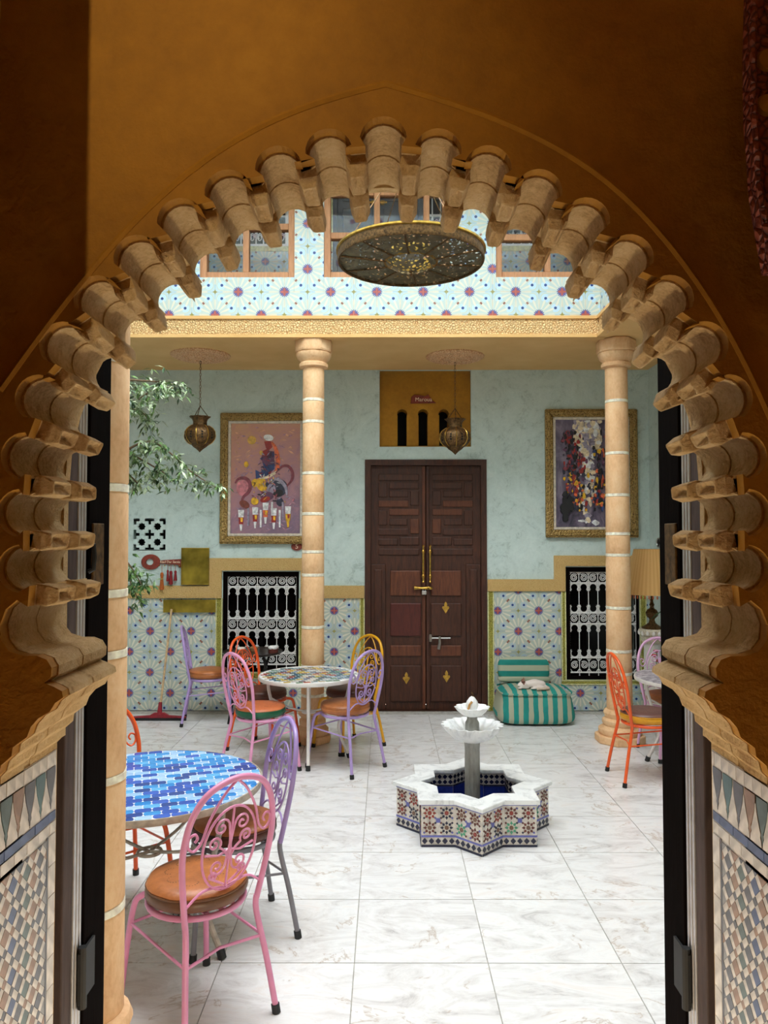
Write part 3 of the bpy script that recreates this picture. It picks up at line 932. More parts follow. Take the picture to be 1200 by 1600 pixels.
for k in range(4): ob('post', MB().box(-.004, .004, -.004, .004, .12, .30), M['oldbrass'], fl_, loc=(.055 * math.cos(PI / 2 * k), .055 * math.sin(PI / 2 * k), 0))
fb2 = bpy.data.lights.new('arch_fill_bulb', 'POINT'); fb2.energy = 46; fb2.color = (1, .84, .60); fb2.shadow_soft_size = .05
fo2 = bpy.data.objects.new('arch_fill_bulb', fb2); COL.objects.link(fo2); fo2.parent = fl_; fo2.location = (0, 0, .22)
# carved red panel hanging at the right of the arch
e = empty('carved_panel', (0, 1.1, 1.9)); tag(e, 'dark red carved wooden panel edge at upper right of the arch', 'panel')
yp = 1.1
edge = [(1178, -60), (1175, 60), (1175, 110), (1176, 180), (1181, 235), (1184, 290), (1190, 330), (1197, 370), (1206, 420)]
ep = [W(p[0], p[1], yp) for p in edge]
poly = [(p.x, p.z - 1.9) for p in ep] + [(.72, ep[-1].z - 1.9), (.72, ep[0].z - 1.9)]
ob('panel_board', MB().prism(poly, 0, .03), M['drape'], e)
ob('edge_moulding', MB().tube([(p.x, -.004, p.z - 1.9) for p in ep], .005, 6), M['drape'], e, smooth=True)
for py_ in (95, 165):
    c = W(1198, py_, yp)
    ob('boss', MB().lathe([(.017, 0), (.014, .006), (0, .009)], 14), M['ochre'], e, smooth=True, loc=(c.x, 0, c.z - 1.9), rot=(PI / 2, 0, 0))
e.location.y = yp

# ---- zellige on the two reveals
ZCOL = {}
def glaze(name, c):
    ZCOL[name] = plain('zellige_' + name, c, .3, 0, .16, 25); return ZCOL[name]
for n_, c_ in (('white', (206, 200, 194)), ('slate', (96, 98, 106)), ('green', (92, 108, 106)), ('tan', (150, 122, 104)), ('blue', (84, 98, 134)), ('grey', (134, 134, 136)), ('teal', (84, 112, 116))): glaze(n_, c_)
ZU0, ZU1 = 1.20, 1.452     # depth range of a reveal panel
def reveal(s, nm):
    xw = CX + s * .620
    e = empty(nm, (xw, ZU0, 0)); e['kind'] = 'structure'
    tag(e, 'zellige tiled reveal of the arch on the %s' % ('right' if s > 0 else 'left'))
    base = ob('mortar_bed', MB().box(0 if s > 0 else -.0, s * .02, 0, ZU1 - ZU0, 0, 1.5), ZCOL['white'], e)
    th = .0016
    def piece(poly, mat, key=None):
        # poly in (depth, z)
        cu = sum(p[0] for p in poly) / len(poly); cz = sum(p[1] for p in poly) / len(poly)
        mb = MB().prism([(p[0] - cu, p[1] - cz) for p in poly], -s * th * random.uniform(.7, 1.2), s * .002, axis='x')
        return ob('tile', mb, mat, e, loc=(0, cu - ZU0, cz))
    u1 = ZU1 - .002
    g = .0007
    # thin top tiles
    u = ZU0
    while u < u1 - .005:
        v_ = min(u + .03, u1); piece(rect(u + g, v_ - g, 1.474, 1.498), ZCOL['white']); u = v_
    # band of hanging vase shapes
    k = 0; u = u1 - .022; bt, bb = 1.472, 1.392
    pal = ['slate', 'teal', 'slate', 'tan', 'green', 'slate', 'teal', 'slate']
    def vase(c): return [(c - .0185, bt - .001), (c + .0185, bt - .001), (c + .0185, bt - .012), (c + .014, bt - .03), (c + .006, bt - .05), (c + .003, bt - .056), (c + .0045, bt - .062), (c + .0015, bt - .068), (c, bt - .076), (c - .0015, bt - .068), (c - .0045, bt - .062), (c - .003, bt - .056), (c - .006, bt - .05), (c - .014, bt - .03), (c - .0185, bt - .012)]
    while u > ZU0 + .02:
        piece(vase(u), ZCOL[pal[k % 8]]); k += 1
        c = u - .021
        if c > ZU0 + .012:
            piece([(2 * c - p[0] if False else p[0] - u + c, bt + bb - p[1] - .002) for p in vase(u)] if False else
                  [(c - .001, bt - .014), (c + .001, bt - .014), (c + .005, bt - .032), (c + .013, bt - .052), (c + .016, bt - .058), (c + .0145, bt - .064), (c + .018, bt - .07), (c + .0195, bb), (c - .0195, bb), (c - .018, bt - .07), (c - .0145, bt - .064), (c - .016, bt - .058), (c - .013, bt - .052), (c - .005, bt - .032)], ZCOL['white'])
        u -= .042
    for (za, zb_, mt, L_) in ((1.372, 1.388, 'blue', .055), (1.350, 1.369, 'white', .045)):
        u = ZU0
        while u < u1 - .004:
            v_ = min(u + L_, u1); piece(rect(u + g, v_ - g, za, zb_), ZCOL[mt]); u = v_
    z = 1.347
    ub = u1 - .03
    while z > .9:
        piece(rect(ub + g, u1 - g, z - .055, z - g), ZCOL['white']); z -= .056
    piece(rect(ub - .006, ub - .001, .9, 1.347), ZCOL['slate'])
    # lozenge lattice: big coloured squares, white strips, small squares, turned 45 degrees
    A_, B_ = .0225, .0125
    P_ = A_ + B_
    def rot(p): return ((p[0] - p[1]) * .7071, (p[0] + p[1]) * .7071)
    c0u, c0z = ub - .008 - .1, 1.13
    lo_u, hi_u, lo_z, hi_z = ZU0 + .001, ub - .008, .92, 1.343
    pal2 = ['slate', 'slate', 'tan', 'green', 'grey', 'blue', 'tan', 'slate']
    def clip(poly):
        for ax_, lim, sg in ((0, lo_u, 1), (0, hi_u, -1), (1, lo_z, 1), (1, hi_z, -1)):
            outp = []
            for i in range(len(poly)):
                p, q_ = poly[i], poly[(i + 1) % len(poly)]
                ip, iq = (p[ax_] - lim) * sg >= 0, (q_[ax_] - lim) * sg >= 0
                if ip: outp.append(p)
                if ip != iq:
                    t_ = (lim - p[ax_]) / (q_[ax_] - p[ax_]); outp.append((p[0] + (q_[0] - p[0]) * t_, p[1] + (q_[1] - p[1]) * t_))
            poly = outp
            if len(poly) < 3: return None
        ar = abs(sum(poly[i][0] * poly[(i + 1) % len(poly)][1] - poly[(i + 1) % len(poly)][0] * poly[i][1] for i in range(len(poly)))) / 2
        return poly if ar > 1.5e-5 else None
    N_ = 12
    for i in range(-N_, N_):
        for j in range(-N_, N_):
            for (x0, w_, y0, h_, kd) in ((0, A_, 0, A_, 0), (A_, B_, 0, A_, 1), (0, A_, A_, B_, 1), (A_, B_, A_, B_, 2)):
                a = i * P_ + x0; b = j * P_ + y0
                pl_ = [rot((a + g / 2, b + g / 2)), rot((a + w_ - g / 2, b + g / 2)), rot((a + w_ - g / 2, b + h_ - g / 2)), rot((a + g / 2, b + h_ - g / 2))]
                pl_ = clip([(p[0] + c0u, p[1] + c0z) for p in pl_])
                if not pl_: continue
                mt = pal2[(i * 3 + j * 5) % 8] if kd == 0 else ('white' if kd == 1 else ('slate' if (i + j) % 3 else 'tan'))
                piece(pl_, ZCOL[mt])
    return e
reveal(-1, 'wall_reveal_left')
reveal(1, 'wall_reveal_right')

# ---- dark door frame posts with aluminium strips behind the arch
def frame_post(s, nm):
    e = empty(nm, (CX + s * .62, 1.48, 0)); e['kind'] = 'structure'
    tag(e, 'dark wooden door post with metal strips on the %s of the arch' % ('right' if s > 0 else 'left'))
    def bx(n_, x0, x1, y0, y1, z0, z1, mt, bev=.003, par=None):
        a, b = sorted((s * x0, s * x1)); return ob(n_, MB().box(a, b, y0, y1, z0, z1), M[mt], par or e, bevel=bev)
    bx('jamb_board', -.004, .07, .0, .045, 0, 2.72, 'purplewood')
    for k in range(3): bx('metal_strip', -.006 - .001 * k, .02, .047 + .0125 * k, .0575 + .0125 * k, 0, 2.72, 'alu', .002)
    lf = bx('door_leaf', -.011, .05, .088, .205, 0.01, 2.70, 'blackwood')
    for z in (1.02, 2.35):
        mb = MB().box(*sorted((s * -.016, s * -.010)), .06, .135, z - .05, z + .05)
        mb.tube([(s * -.016, .07, z - .06), (s * -.016, .07, z + .06)], .009, 10)
        ob('hinge', mb, M['blackrubber'], lf)
    mb = MB().box(*sorted((s * -.016, s * -.010)), .10, .16, 1.80, 1.93)
    ob('lock_plate', mb, M['oldbrass'], lf, bevel=.002)
    if s < 0:
        ob('handle', MB().tube([(-s * .012, .085, 1.83), (-s * .022, .085, 1.835), (-s * .024, .085, 1.86), (-s * .022, .085, 1.885), (-s * .012, .085, 1.89)], .005, 8), M['blackrubber'], lf, smooth=True)
    return e
frame_post(-1, 'door_3')
frame_post(1, 'door_4')
struct('shade_overhang', MB().box(XL - .2, XR + .2, 5.7, YU + .2, 5.55, 5.7), M['white'])  # unseen overhang added to cut the sky light on the upper tiles
# ================================================================== COLUMNS
def column(px, Y, r0, r1, joints, label, rot=0, base_w=.21, octo=True):
    """drums with white mortar joints, moulded capital and base"""
    x = WX(px, Y, 900)
    e = empty('column', (x, Y, 0), rot); tag(e, label, 'column', 'stone columns of the courtyard')
    zb, zt = .30, ZC - .27
    zs = [zb] + sorted([WZ(j, Y) for j in joints if zb + .05 < WZ(j, Y) < zt - .03]) + [zt]
    rad = lambda z: r0 + (r1 - r0) * (z - zb) / (zt - zb)
    for i in range(len(zs) - 1):
        a, b = zs[i] + (.014 if i else 0), zs[i + 1] - (.014 if i + 2 < len(zs) else 0)
        prof = [(rad(a) - .004, a), (rad(a), a + .008), (rad(b), b - .008), (rad(b) - .004, b)]
        ob('drum', MB().lathe(prof, 28), M['column'], e, smooth=True, sharp=60)
        if i + 2 < len(zs):
            z = zs[i + 1]
            ob('mortar_joint', MB().lathe([(rad(z) - .006, z - .0145), (rad(z) + .001, z - .012), (rad(z) + .001, z + .012), (rad(z) - .006, z + .0145)], 28), M['mortar'], e, smooth=True)
    c = ob('capital', MB().lathe([(r1, zt), (r1 + .012, zt + .004), (r1 + .034, zt + .012), (r1 + .036, zt + .04), (r1 + .02, zt + .055), (r1 + .03, zt + .07), (r1 + .052, zt + .09), (r1 + .066, zt + .125), (r1 + .066, zt + .14), (r1 + .055, zt + .15)], 28), M['column'], e, smooth=True)
    q = r1 + .085
    ab = [(q * math.cos(PI / 8 + PI / 4 * k), q * math.sin(PI / 8 + PI / 4 * k)) for k in range(8)] if octo else [(-q, -q), (q, -q), (q, q), (-q, q)]
    ob('abacus', MB().prism(ab, zt + .145, ZC - .002, axis='z'), M['column'], c, bevel=.02)
    b = ob('base', MB().lathe([(base_w * .93, .07), (base_w * .97, .09), (base_w * .97, .125), (base_w * .86, .14), (base_w * .74, .155), (base_w * .80, .175), (base_w * .80, .205), (base_w * .66, .225), (r0 + .022, .25), (r0 + .03, .27), (r0 + .02, .295), (r0, .305)], 28), M['column'], e, smooth=True)
    q = base_w * 1.16
    ob('plinth', MB().prism([(q * math.cos(PI / 8 + PI / 4 * k), q * math.sin(PI / 8 + PI / 4 * k)) for k in range(8)], .0, .072, axis='z'), M['column'], b, bevel=.012)
    return e
column(489, 7.16, .108, .101, [626, 660, 740, 803, 862, 898, 979, 1040, 1085], 'stone column standing behind the colourful mosaic table', base_w=.155)
column(966, 7.16, .118, .103, [628, 709, 774, 834, 867, 949, 1016, 1051], 'stone column right of the striped pouf, beside the orange chair', base_w=.2)
column(148, 2.62, .112, .106, [565, 763, 926, 1020, 1212, 1415], 'nearest stone column, cut off by the left door post', base_w=.17)

# ================================================================== CHAIRS
def paint(name, c): return plain('enamel_' + name, c, .3, 0, .04, 10, 0, 'obj')
EN = {'pink': paint('pink', (222, 142, 178)), 'pale_pink': paint('pale_pink', (232, 158, 196)), 'lilac': paint('lilac', (176, 150, 206)), 'orange': paint('orange', (236, 92, 34)), 'yellow': paint('yellow', (224, 162, 24)),
      'grey': paint('grey', (126, 124, 132)), 'rose': paint('rose', (216, 168, 204)), 'orchid': paint('orchid', (160, 134, 190)), 'white': paint('white', (222, 216, 210))}
def bez(p0, p1, p2, p3, n=8):
    return [tuple((1 - t) ** 3 * a + 3 * (1 - t) ** 2 * t * b + 3 * (1 - t) * t * t * c + t ** 3 * d for a, b, c, d in zip(p0, p1, p2, p3)) for t in [k / n for k in range(n + 1)]]
def spline(P, n=6, closed=False):
    out = []; N = len(P)
    rng = range(N if closed else N - 1)
    for i in rng:
        p0 = P[(i - 1) % N] if closed or i else P[0]; p1 = P[i]; p2 = P[(i + 1) % N]; p3 = P[(i + 2) % N] if closed or i + 2 < N else P[-1]
        for k in range(n):
            t = k / n
            out.append(tuple(.5 * ((2 * b) + (-a + c) * t + (2 * a - 5 * b + 4 * c - d) * t * t + (-a + 3 * b - 3 * c + d) * t ** 3) for a, b, c, d in zip(p0, p1, p2, p3)))
    if not closed: out.append(tuple(P[-1]))
    return out
SEAT = .445
def backpt(x, z):       # the plane of the backrest, leaning back and slightly curved
    k = max(0, (z - SEAT)) / .53
    return (x, -.175 - .085 * k - .015 * (1 - (x / .22) ** 2) * k, z)
def chair_meshes():
    R = .0125
    D_ = {}
    hoop2 = [(-.165, SEAT), (-.180, .53), (-.200, .66), (-.203, .76), (-.178, .87), (-.115, .95), (0, .983), (.115, .95), (.178, .87), (.203, .76), (.200, .66), (.180, .53), (.165, SEAT)]
    D_['back_hoop'] = MB().tube([backpt(*p) for p in spline(hoop2, 5)], R, 9)
    # filigree
    r = .0052
    mb = MB()
    cz, ax_, bz_ = .705, .122, .165
    mb.tube([backpt(ax_ * math.cos(t), cz + bz_ * math.sin(t)) for t in [2 * PI * k / 36 for k in range(36)]], r, 6, closed=True)
    for s in (-1, 1):
        mb.tube([backpt(*p) for p in spline([(0, .975), (s * .05, .93), (s * .105, .84), (s * .13, .765), (s * .16, .735), (s * .186, .755), (s * .185, .79), (s * .162, .80), (s * .150, .782), (s * .160, .768)], 5)], r, 6)
        mb.tube([backpt(*p) for p in spline([(s * .176, .51), (s * .10, .56), (0, .545)], 5)], r, 6)
        def spir(cx, cz_, r0, t0, turns, tail, sg=1):
            pts = [(cx + r0 * (1 - k / 26) * math.cos(t0 + sg * turns * 2 * PI * k / 22), cz_ + r0 * (1 - k / 26) * math.sin(t0 + sg * turns * 2 * PI * k / 22)) for k in range(23)]
            mb.tube([backpt(s * p[0], p[1]) for p in tail + pts], r * .92, 5)
        spir(.047, .795, .036, PI, 1.4, [(.0, .70), (.004, .75)], -1)
        spir(.072, .735, .030, PI * 1.2, 1.4, [(.0, .66), (.025, .70)], -1)
        spir(.050, .640, .036, PI, 1.4, [(.0, .73), (.008, .68)], 1)
        spir(.062, .575 + .03, .02, 0, 1.2, [(.01, .56)], 1)
        mb.tube([backpt(s * a, b) for a, b in ((.0, .70), (.05, .685), (.11, .70))], r * .9, 5)
    mb.tube([backpt(0, .545), backpt(0, .62), backpt(0, .79), backpt(0, .865)], r * .9, 5)
    D_['filigree'] = mb
    D_['seat_ring'] = MB().tube([(.19 * math.cos(t), .19 * math.sin(t) + .005, SEAT) for t in [2 * PI * k / 30 for k in range(30)]], R, 8, closed=True)
    D_['seat_lattice'] = MB()
    for k in range(5):
        c = -.12 + .06 * k; h = math.sqrt(.19 ** 2 - c * c)
        D_['seat_lattice'].box(c - .008, c + .008, -h + .005, h + .005, SEAT + .004, SEAT + .01)
    for s, n_ in ((-1, 'rl'), (1, 'rr')):
        D_['leg_' + n_] = MB().tube(spline([(s * .165, -.175, SEAT + .01), (s * .162, -.178, SEAT - .05), (s * .185, -.215, .22), (s * .207, -.25, .022)], 5), R, 9)
        D_['cap_' + n_] = MB().tube([(s * .2055, -.248, .034), (s * .2085, -.253, .0)], .0175, 10)
        D_['leg_' + ('fl' if s < 0 else 'fr')] = MB().tube(spline([(s * .10, .165, SEAT), (s * .145, .19, SEAT - .01), (s * .168, .205, SEAT - .05), (s * .188, .225, .22), (s * .203, .242, .022)], 5), R, 9)
        D_['cap_' + ('fl' if s < 0 else 'fr')] = MB().tube([(s * .2018, .2405, .034), (s * .2045, .2435, .0)], .0175, 10)
    D_['st_b'] = MB().tube([(-.176, -.20, .30), (0, -.16, .30), (.176, -.20, .30)], .006, 6)
    D_['st_l'] = MB().tube([(-.176, -.20, .30), (-.178, .212, .33)], .006, 6)
    D_['st_r'] = MB().tube([(.176, -.20, .30), (.178, .212, .33)], .006, 6)
    D_['st_f'] = MB().tube([(-.178, .212, .33), (.178, .212, .33)], .006, 6)
    return {k: (v.mesh(k, True, sharp=60)) for k, v in D_.items()}
CM = chair_meshes()
for me in CM.values(): me.materials.append(EN['pink'])
for k in CM:
    if k.startswith('cap_'): setmat(CM[k], M['blackrubber'])
def leather(name, c0, c1, rough=.42):
    m = MT(name, rough)
    v = m.coord('obj'); f = m.noise(v, 9, 4, .6); g = m.noise(v, 80, 3)
    m.color(m.ramp(f * .8 + g * .2, [(.3, c0), (.7, c1)])); m.bump(g, .2, .003)
    return m.mat
LE = {'copper': leather('copper_leather', (138, 78, 38), (190, 116, 62)), 'dark': leather('dark_brown_leather', (66, 30, 18), (96, 48, 28)), 'tan': leather('tan_leather', (150, 86, 46), (200, 124, 70)),
      'orange': leather('orange_leather', (180, 92, 50), (214, 120, 72)), 'green': leather('green_leather', (20, 76, 52), (30, 98, 66)), 'yellow': leather('yellow_leather', (196, 132, 18), (226, 160, 30)), 'plum': leather('plum_leather', (84, 54, 50), (120, 82, 74)), 'brown': leather('brown_leather', (92, 58, 34), (122, 80, 48))}
GOLDST = plain('gold_stitching', (70, 48, 28), .6)
def cushion_meshes():
    n = 40
    wob = lambda th, z: 1 + .008 * math.sin(7 * th) + .006 * math.sin(13 * th + z * 90)
    top = MB().lathe([(.195, .043), (.199, .052), (.190, .062), (.15, .069), (.08, .073), (.0, .074)], n, wob=wob)
    side = MB().lathe([(.0, .0), (.17, .001), (.196, .010), (.204, .022), (.203, .036), (.196, .046), (.185, .05)], n, wob=wob)
    seam = MB().tube([(.199 * math.cos(t), .199 * math.sin(t), .046) for t in [2 * PI * k / 40 for k in range(40)]], .0035, 6, closed=True)
    st = MB()
    for k in range(8):
        a = 2 * PI * k / 8
        cx, cy = .10 * math.cos(a), .10 * math.sin(a)
        for j in range(9):
            b = a - PI / 2 + (PI) * j / 8
            x, y = cx + .028 * math.cos(b), cy + .028 * math.sin(b)
            rr = math.hypot(x, y)
            z = .0715 - .004 * max(0, (rr - .08) / .07) + .0008
            st.box(x - .003, x + .003, y - .003, y + .003, z - .004, z + .0007)
    return {'cover_top': top.mesh('cover_top', True), 'cover_side': side.mesh('cover_side', True), 'seam': seam.mesh('seam', True), 'stitching': st.mesh('stitching')}
CU = cushion_meshes()
for me in CU.values(): me.materials.append(LE['copper'])
def omat(o, mat):
    o.material_slots[0].link = 'OBJECT'; o.material_slots[0].material = mat
def chair(x, y, fx, fy, colr, label, leg=None, cush=('copper', 'brown'), clabel='', stitch=True, filcol=None):
    rz = math.atan2(fy, fx) - PI / 2
    e = empty('bistro_chair', (x, y, 0), rz); tag(e, label, 'chair', 'bistro chairs in the courtyard')
    lc = EN[leg or colr]; bc = EN[colr]
    for k, nm in (('back_hoop', 'back_hoop'), ('filigree', 'filigree')): omat(link(nm, CM[k], e), EN[filcol] if (filcol and k == 'filigree') else bc)
    for k, nm in (('seat_ring', 'seat_ring'), ('seat_lattice', 'seat_lattice')): omat(link(nm, CM[k], e), lc)
    for k in ('rl', 'rr', 'fl', 'fr'):
        o = link('leg', CM['leg_' + k], e); omat(o, lc)
        link('foot_cap', CM['cap_' + k], o)
    for k in ('st_b', 'st_l', 'st_r', 'st_f'): omat(link('stretcher', CM[k], e), lc)
    c = empty('seat_cushion', (x - .002, y, SEAT + .013), rz); c.scale = (1, 1, 1.25); tag(c, clabel, 'cushion', 'leather seat cushions')
    omat(link('cover_top', CU['cover_top'], c), LE[cush[0]])
    omat(link('cover_side', CU['cover_side'], c), LE[cush[1]])
    omat(link('seam', CU['seam'], c), LE[cush[1]])
    if stitch:
        o = link('stitching', CU['stitching'], c); omat(o, GOLDST)
    return e
chair(-.765, 3.13, -.72, .69, 'pink', 'pink bistro chair nearest the camera, drawn up to the blue table', cush=('copper', 'brown'), clabel='copper leather cushion on the nearest pink chair')
chair(-.735, 3.75, -.90, -.44, 'orchid', 'lilac backed chair with grey legs at the blue table', leg='grey', cush=('tan', 'dark'), clabel='tan leather cushion on the grey legged chair')
chair(-1.40, 4.02, .66, -.75, 'orange', 'orange chair mostly hidden by the nearest column at the blue table', cush=('dark', 'dark'), clabel='dark cushion on the orange chair behind the nearest column', stitch=False)
chair(-1.02, 6.24, .72, .69, 'pale_pink', 'pink bistro chair in front of the colourful mosaic table', cush=('orange', 'green'), clabel='orange topped green sided cushion on the far pink chair')
chair(-.335, 6.36, -.78, .62, 'lilac', 'lilac bistro chair on the right of the colourful mosaic table', cush=('copper', 'tan'), clabel='copper leather cushion on the lilac chair near the double door')
chair(-.34, 6.98, -.72, -.69, 'yellow', 'yellow bistro chair behind the lilac chair by the double door', cush=('dark', 'dark'), clabel='dark brown cushion on the yellow chair', stitch=False)
chair(-1.10, 6.92, .88, -.45, 'orange', 'orange bistro chair behind the pink one at the colourful mosaic table', cush=('dark', 'dark'), clabel='dark brown cushion on the orange chair at the colourful table', stitch=False)
chair(-1.84, 7.93, .985, .17, 'lilac', 'lilac chair seen from the side against the tiled wall beside the squeegee', cush=('tan', 'copper'), clabel='tan cushion on the side-on lilac chair by the tiled wall', stitch=False)
chair(2.06, 6.06, .999, .03, 'orange', 'orange bistro chair seen from the side by the right column', cush=('plum', 'yellow'), clabel='plum topped yellow sided cushion on the right orange chair')
chair(2.50, 6.72, .05, -1.0, 'rose', 'pale pink chair behind the grey mosaic table on the right', cush=('tan', 'copper'), clabel='tan cushion on the pale pink chair at the right table', stitch=False)

# ================================================================== TABLES
def table(name, x, y, r, top, rim_col, label, pieces, nlegs=4, rot=.4):
    e = empty(name, (x, y, 0), rot); tag(e, label, 'table')
    rim = EN['white'] if rim_col == 'white' else rim_col
    t = ob('table_top', MB().lathe([(r - .03, top - .03), (r, top - .03), (r + .004, top - .015), (r, top), (r - .006, top), (r - .006, top - .006)], 56), rim, e, smooth=True)
    t.rotation_euler = (0, 0, .32 - rot)      # courses of tiles run across the courtyard
    pieces(t, r - .008, top)
    for k in range(nlegs):
        a = 2 * PI * k / nlegs
        c, s = math.cos(a), math.sin(a)
        lg = ob('leg', MB().tube(spline([(c * r * .80, s * r * .80, top - .03), (c * r * .80, s * r * .80, top - .12), (c * r * .70, s * r * .70, .42), (c * r * .60, s * r * .60, .25), (c * r * .80, s * r * .80, .025)], 6), .014, 9), rim, e, smooth=True)
        ob('foot_cap', MB().tube([(c * r * .79, s * r * .79, .04), (c * r * .815, s * r * .815, 0)], .02, 10), M['blackrubber'], lg)
        ob('brace', MB().tube(spline([(c * r * .74, s * r * .74, .52), (c * r * .4, s * r * .4, .44), (0, 0, .40)], 5), .008, 7), rim, e, smooth=True)
    ob('brace_ring', MB().tube([(.055 * math.cos(t_), .055 * math.sin(t_), .40) for t_ in [2 * PI * k / 16 for k in range(16)]], .008, 6, closed=True), rim, e, smooth=True)
    return e
BL = [plain('glaze_blue_%d' % k, c, .2, 0, .08, 20) for k, c in enumerate([(52, 84, 170), (44, 128, 200), (96, 170, 222), (166, 198, 230), (62, 96, 188), (150, 186, 224), (60, 140, 206), (46, 70, 140)])]
GROUT_W = plain('white_grout', (226, 226, 226), .8)
def blue_scales(t, r, top):
    ob('grout_bed', MB().lathe([(0, top - .02), (r, top - .02), (r, top - .0012), (0, top - .0012)], 48), GROUT_W, t)
    L_, H_ = .074, .046
    sh = [(-.52, 0), (-.475, -.32), (-.37, -.5), (.37, -.5), (.475, -.32), (.52, 0), (.475, .32), (.37, .5), (-.37, .5), (-.475, .32)]
    full = {}
    for j in range(-12, 13):
        for i in range(-9, 10):
            cx, cy = (i + (.5 if j % 2 else 0)) * L_, j * H_ * .98
            if math.hypot(cx, cy) > r + .03: continue
            po_ = [(cx + a * L_ * .95, cy + b * H_ * .95) for a, b in sh]
            ins = all(math.hypot(*p) < r for p in po_)
            mt = random.choice(BL)
            if ins:
                if mt.name not in full:
                    me = MB().prism([(a * L_ * .95, b * H_ * .95) for a, b in sh], -.004, .0025, axis='z').mesh('tile'); setmat(me, mt); full[mt.name] = me
                link('tile', full[mt.name], t, (cx, cy, top - .002))
            else:
                q = [(p[0] * min(1, (r - .001) / max(1e-6, math.hypot(*p))), p[1] * min(1, (r - .001) / max(1e-6, math.hypot(*p)))) for p in po_]
                ar = abs(sum(q[k][0] * q[(k + 1) % 10][1] - q[(k + 1) % 10][0] * q[k][1] for k in range(10))) / 2
                if ar < 4e-4: continue
                c2 = (sum(p[0] for p in q) / 10, sum(p[1] for p in q) / 10)
                ob('tile', MB().add([(p[0] - c2[0], p[1] - c2[1], .0005) for p in q] + [(p[0] - c2[0], p[1] - c2[1], -.004) for p in q], [tuple(range(10))] + [(k, (k + 1) % 10, 10 + (k + 1) % 10, 10 + k) for k in range(10)]), mt, t, loc=(c2[0], c2[1], top - .0005))
MC = [plain('glaze_mix_%d' % k, c, .2, 0, .1, 20) for k, c in enumerate([(168, 184, 190), (78, 112, 150), (60, 120, 128), (196, 186, 160), (172, 82, 62), (206, 176, 88), (120, 150, 120), (208, 206, 200), (56, 84, 128), (150, 164, 172)])]
def colour_bricks(t, r, top):
    ob('grout_bed', MB().lathe([(0, top - .02), (r, top - .02), (r, top - .0012), (0, top - .0012)], 48), GROUT_W, t)
    S_ = .062
    for j in range(-8, 9):
        for i in range(-8, 9):
            cx, cy = (i + (.5 if j % 2 else 0)) * S_, j * S_ * .8
            if math.hypot(cx, cy) > r - .03: continue
            o = link('tile', box_mesh('tile', S_ - .004, S_ * .8 - .004, .006, random.choice(MC)), t, (cx, cy, top - .003))
m = MT('grey_mosaic', .3)
v = m.coord('obj'); a = m.vor(v, 38); sp = m.n('ShaderNodeSeparateColor'); m.l(a.outputs['Color'], sp.inputs[0])
m.color(m.ramp(S(m.nt, sp.outputs[0]), [(.2, (120, 116, 124)), (.5, (172, 168, 174)), (.8, (206, 202, 206))])); M['greymosaic'] = m.mat
def grey_mosaic(t, r, top):
    ob('mosaic', MB().lathe([(0, top - .001), (r * .7, top - .001), (r, top - .002), (r, top - .02)], 48), M['greymosaic'], t)
TG = plain('taupe_enamel', (172, 160, 146), .4)
table('mosaic_table', -1.13, 3.68, .53, .735, TG, 'round blue scale mosaic table at the lower left', blue_scales, rot=-.44)
table('mosaic_table', -.665, 6.60, .43, .72, 'white', 'round table of many coloured tiles before the back column', colour_bricks, rot=.087)
table('mosaic_table', 2.62, 6.46, .50, .72, 'white', 'round grey mosaic table with white rim at the right', grey_mosaic, rot=-.175)
# ================================================================== FOUNTAIN
FX, FY, FA = WX(738, 5.09, 1200), 5.09, .355
def star16(a):
    """outline of two crossed squares of half side a"""
    R1 = a * math.sqrt(2); R2 = a / math.cos(PI / 8) * 1.0
    R2 = a * math.sqrt(1 + math.tan(PI / 8) ** 2)
    return [((R1 if k % 2 == 0 else R2) * math.cos(PI / 4 * 0 + PI / 8 * k + 0), (R1 if k % 2 == 0 else R2) * math.sin(PI / 8 * k)) for k in range(16)]
fo = empty('star_fountain', (FX, FY, 0)); tag(fo, 'star shaped mosaic fountain with two white marble bowls on the floor', 'fountain')
HB = .262
outer = star16(FA); inner = star16(FA - .10)
wall_m = plain('fountain_mortar', (214, 206, 196), .6)
body = ob('basin_wall', MB().prism(outer, 0, HB, [inner], axis='z'), wall_m, fo)
ob('basin_floor', MB().prism(star16(FA - .099), .005, .03, axis='z'), plain('blue_glazed_floor', (38, 56, 128), .15), fo)
cop = ob('coping', MB().prism(star16(FA + .020), HB, HB + .028, [star16(FA - .115)], axis='z'), M['wmarble'], fo, bevel=.006)
FG = {k: plain('fountain_glaze_' + k, c, .25, 0, .1, 40) for k, c in (('white', (222, 212, 200)), ('navy', (30, 32, 58)), ('blue', (98, 100, 168)), ('maroon', (98, 46, 38)), ('green', (74, 152, 118)), ('red', (142, 52, 40)), ('brown', (116, 84, 66)), ('yellow', (188, 160, 70)), ('cobalt', (42, 58, 140)))}
FGL = list(FG); FGM = [FG[k] for k in FGL]
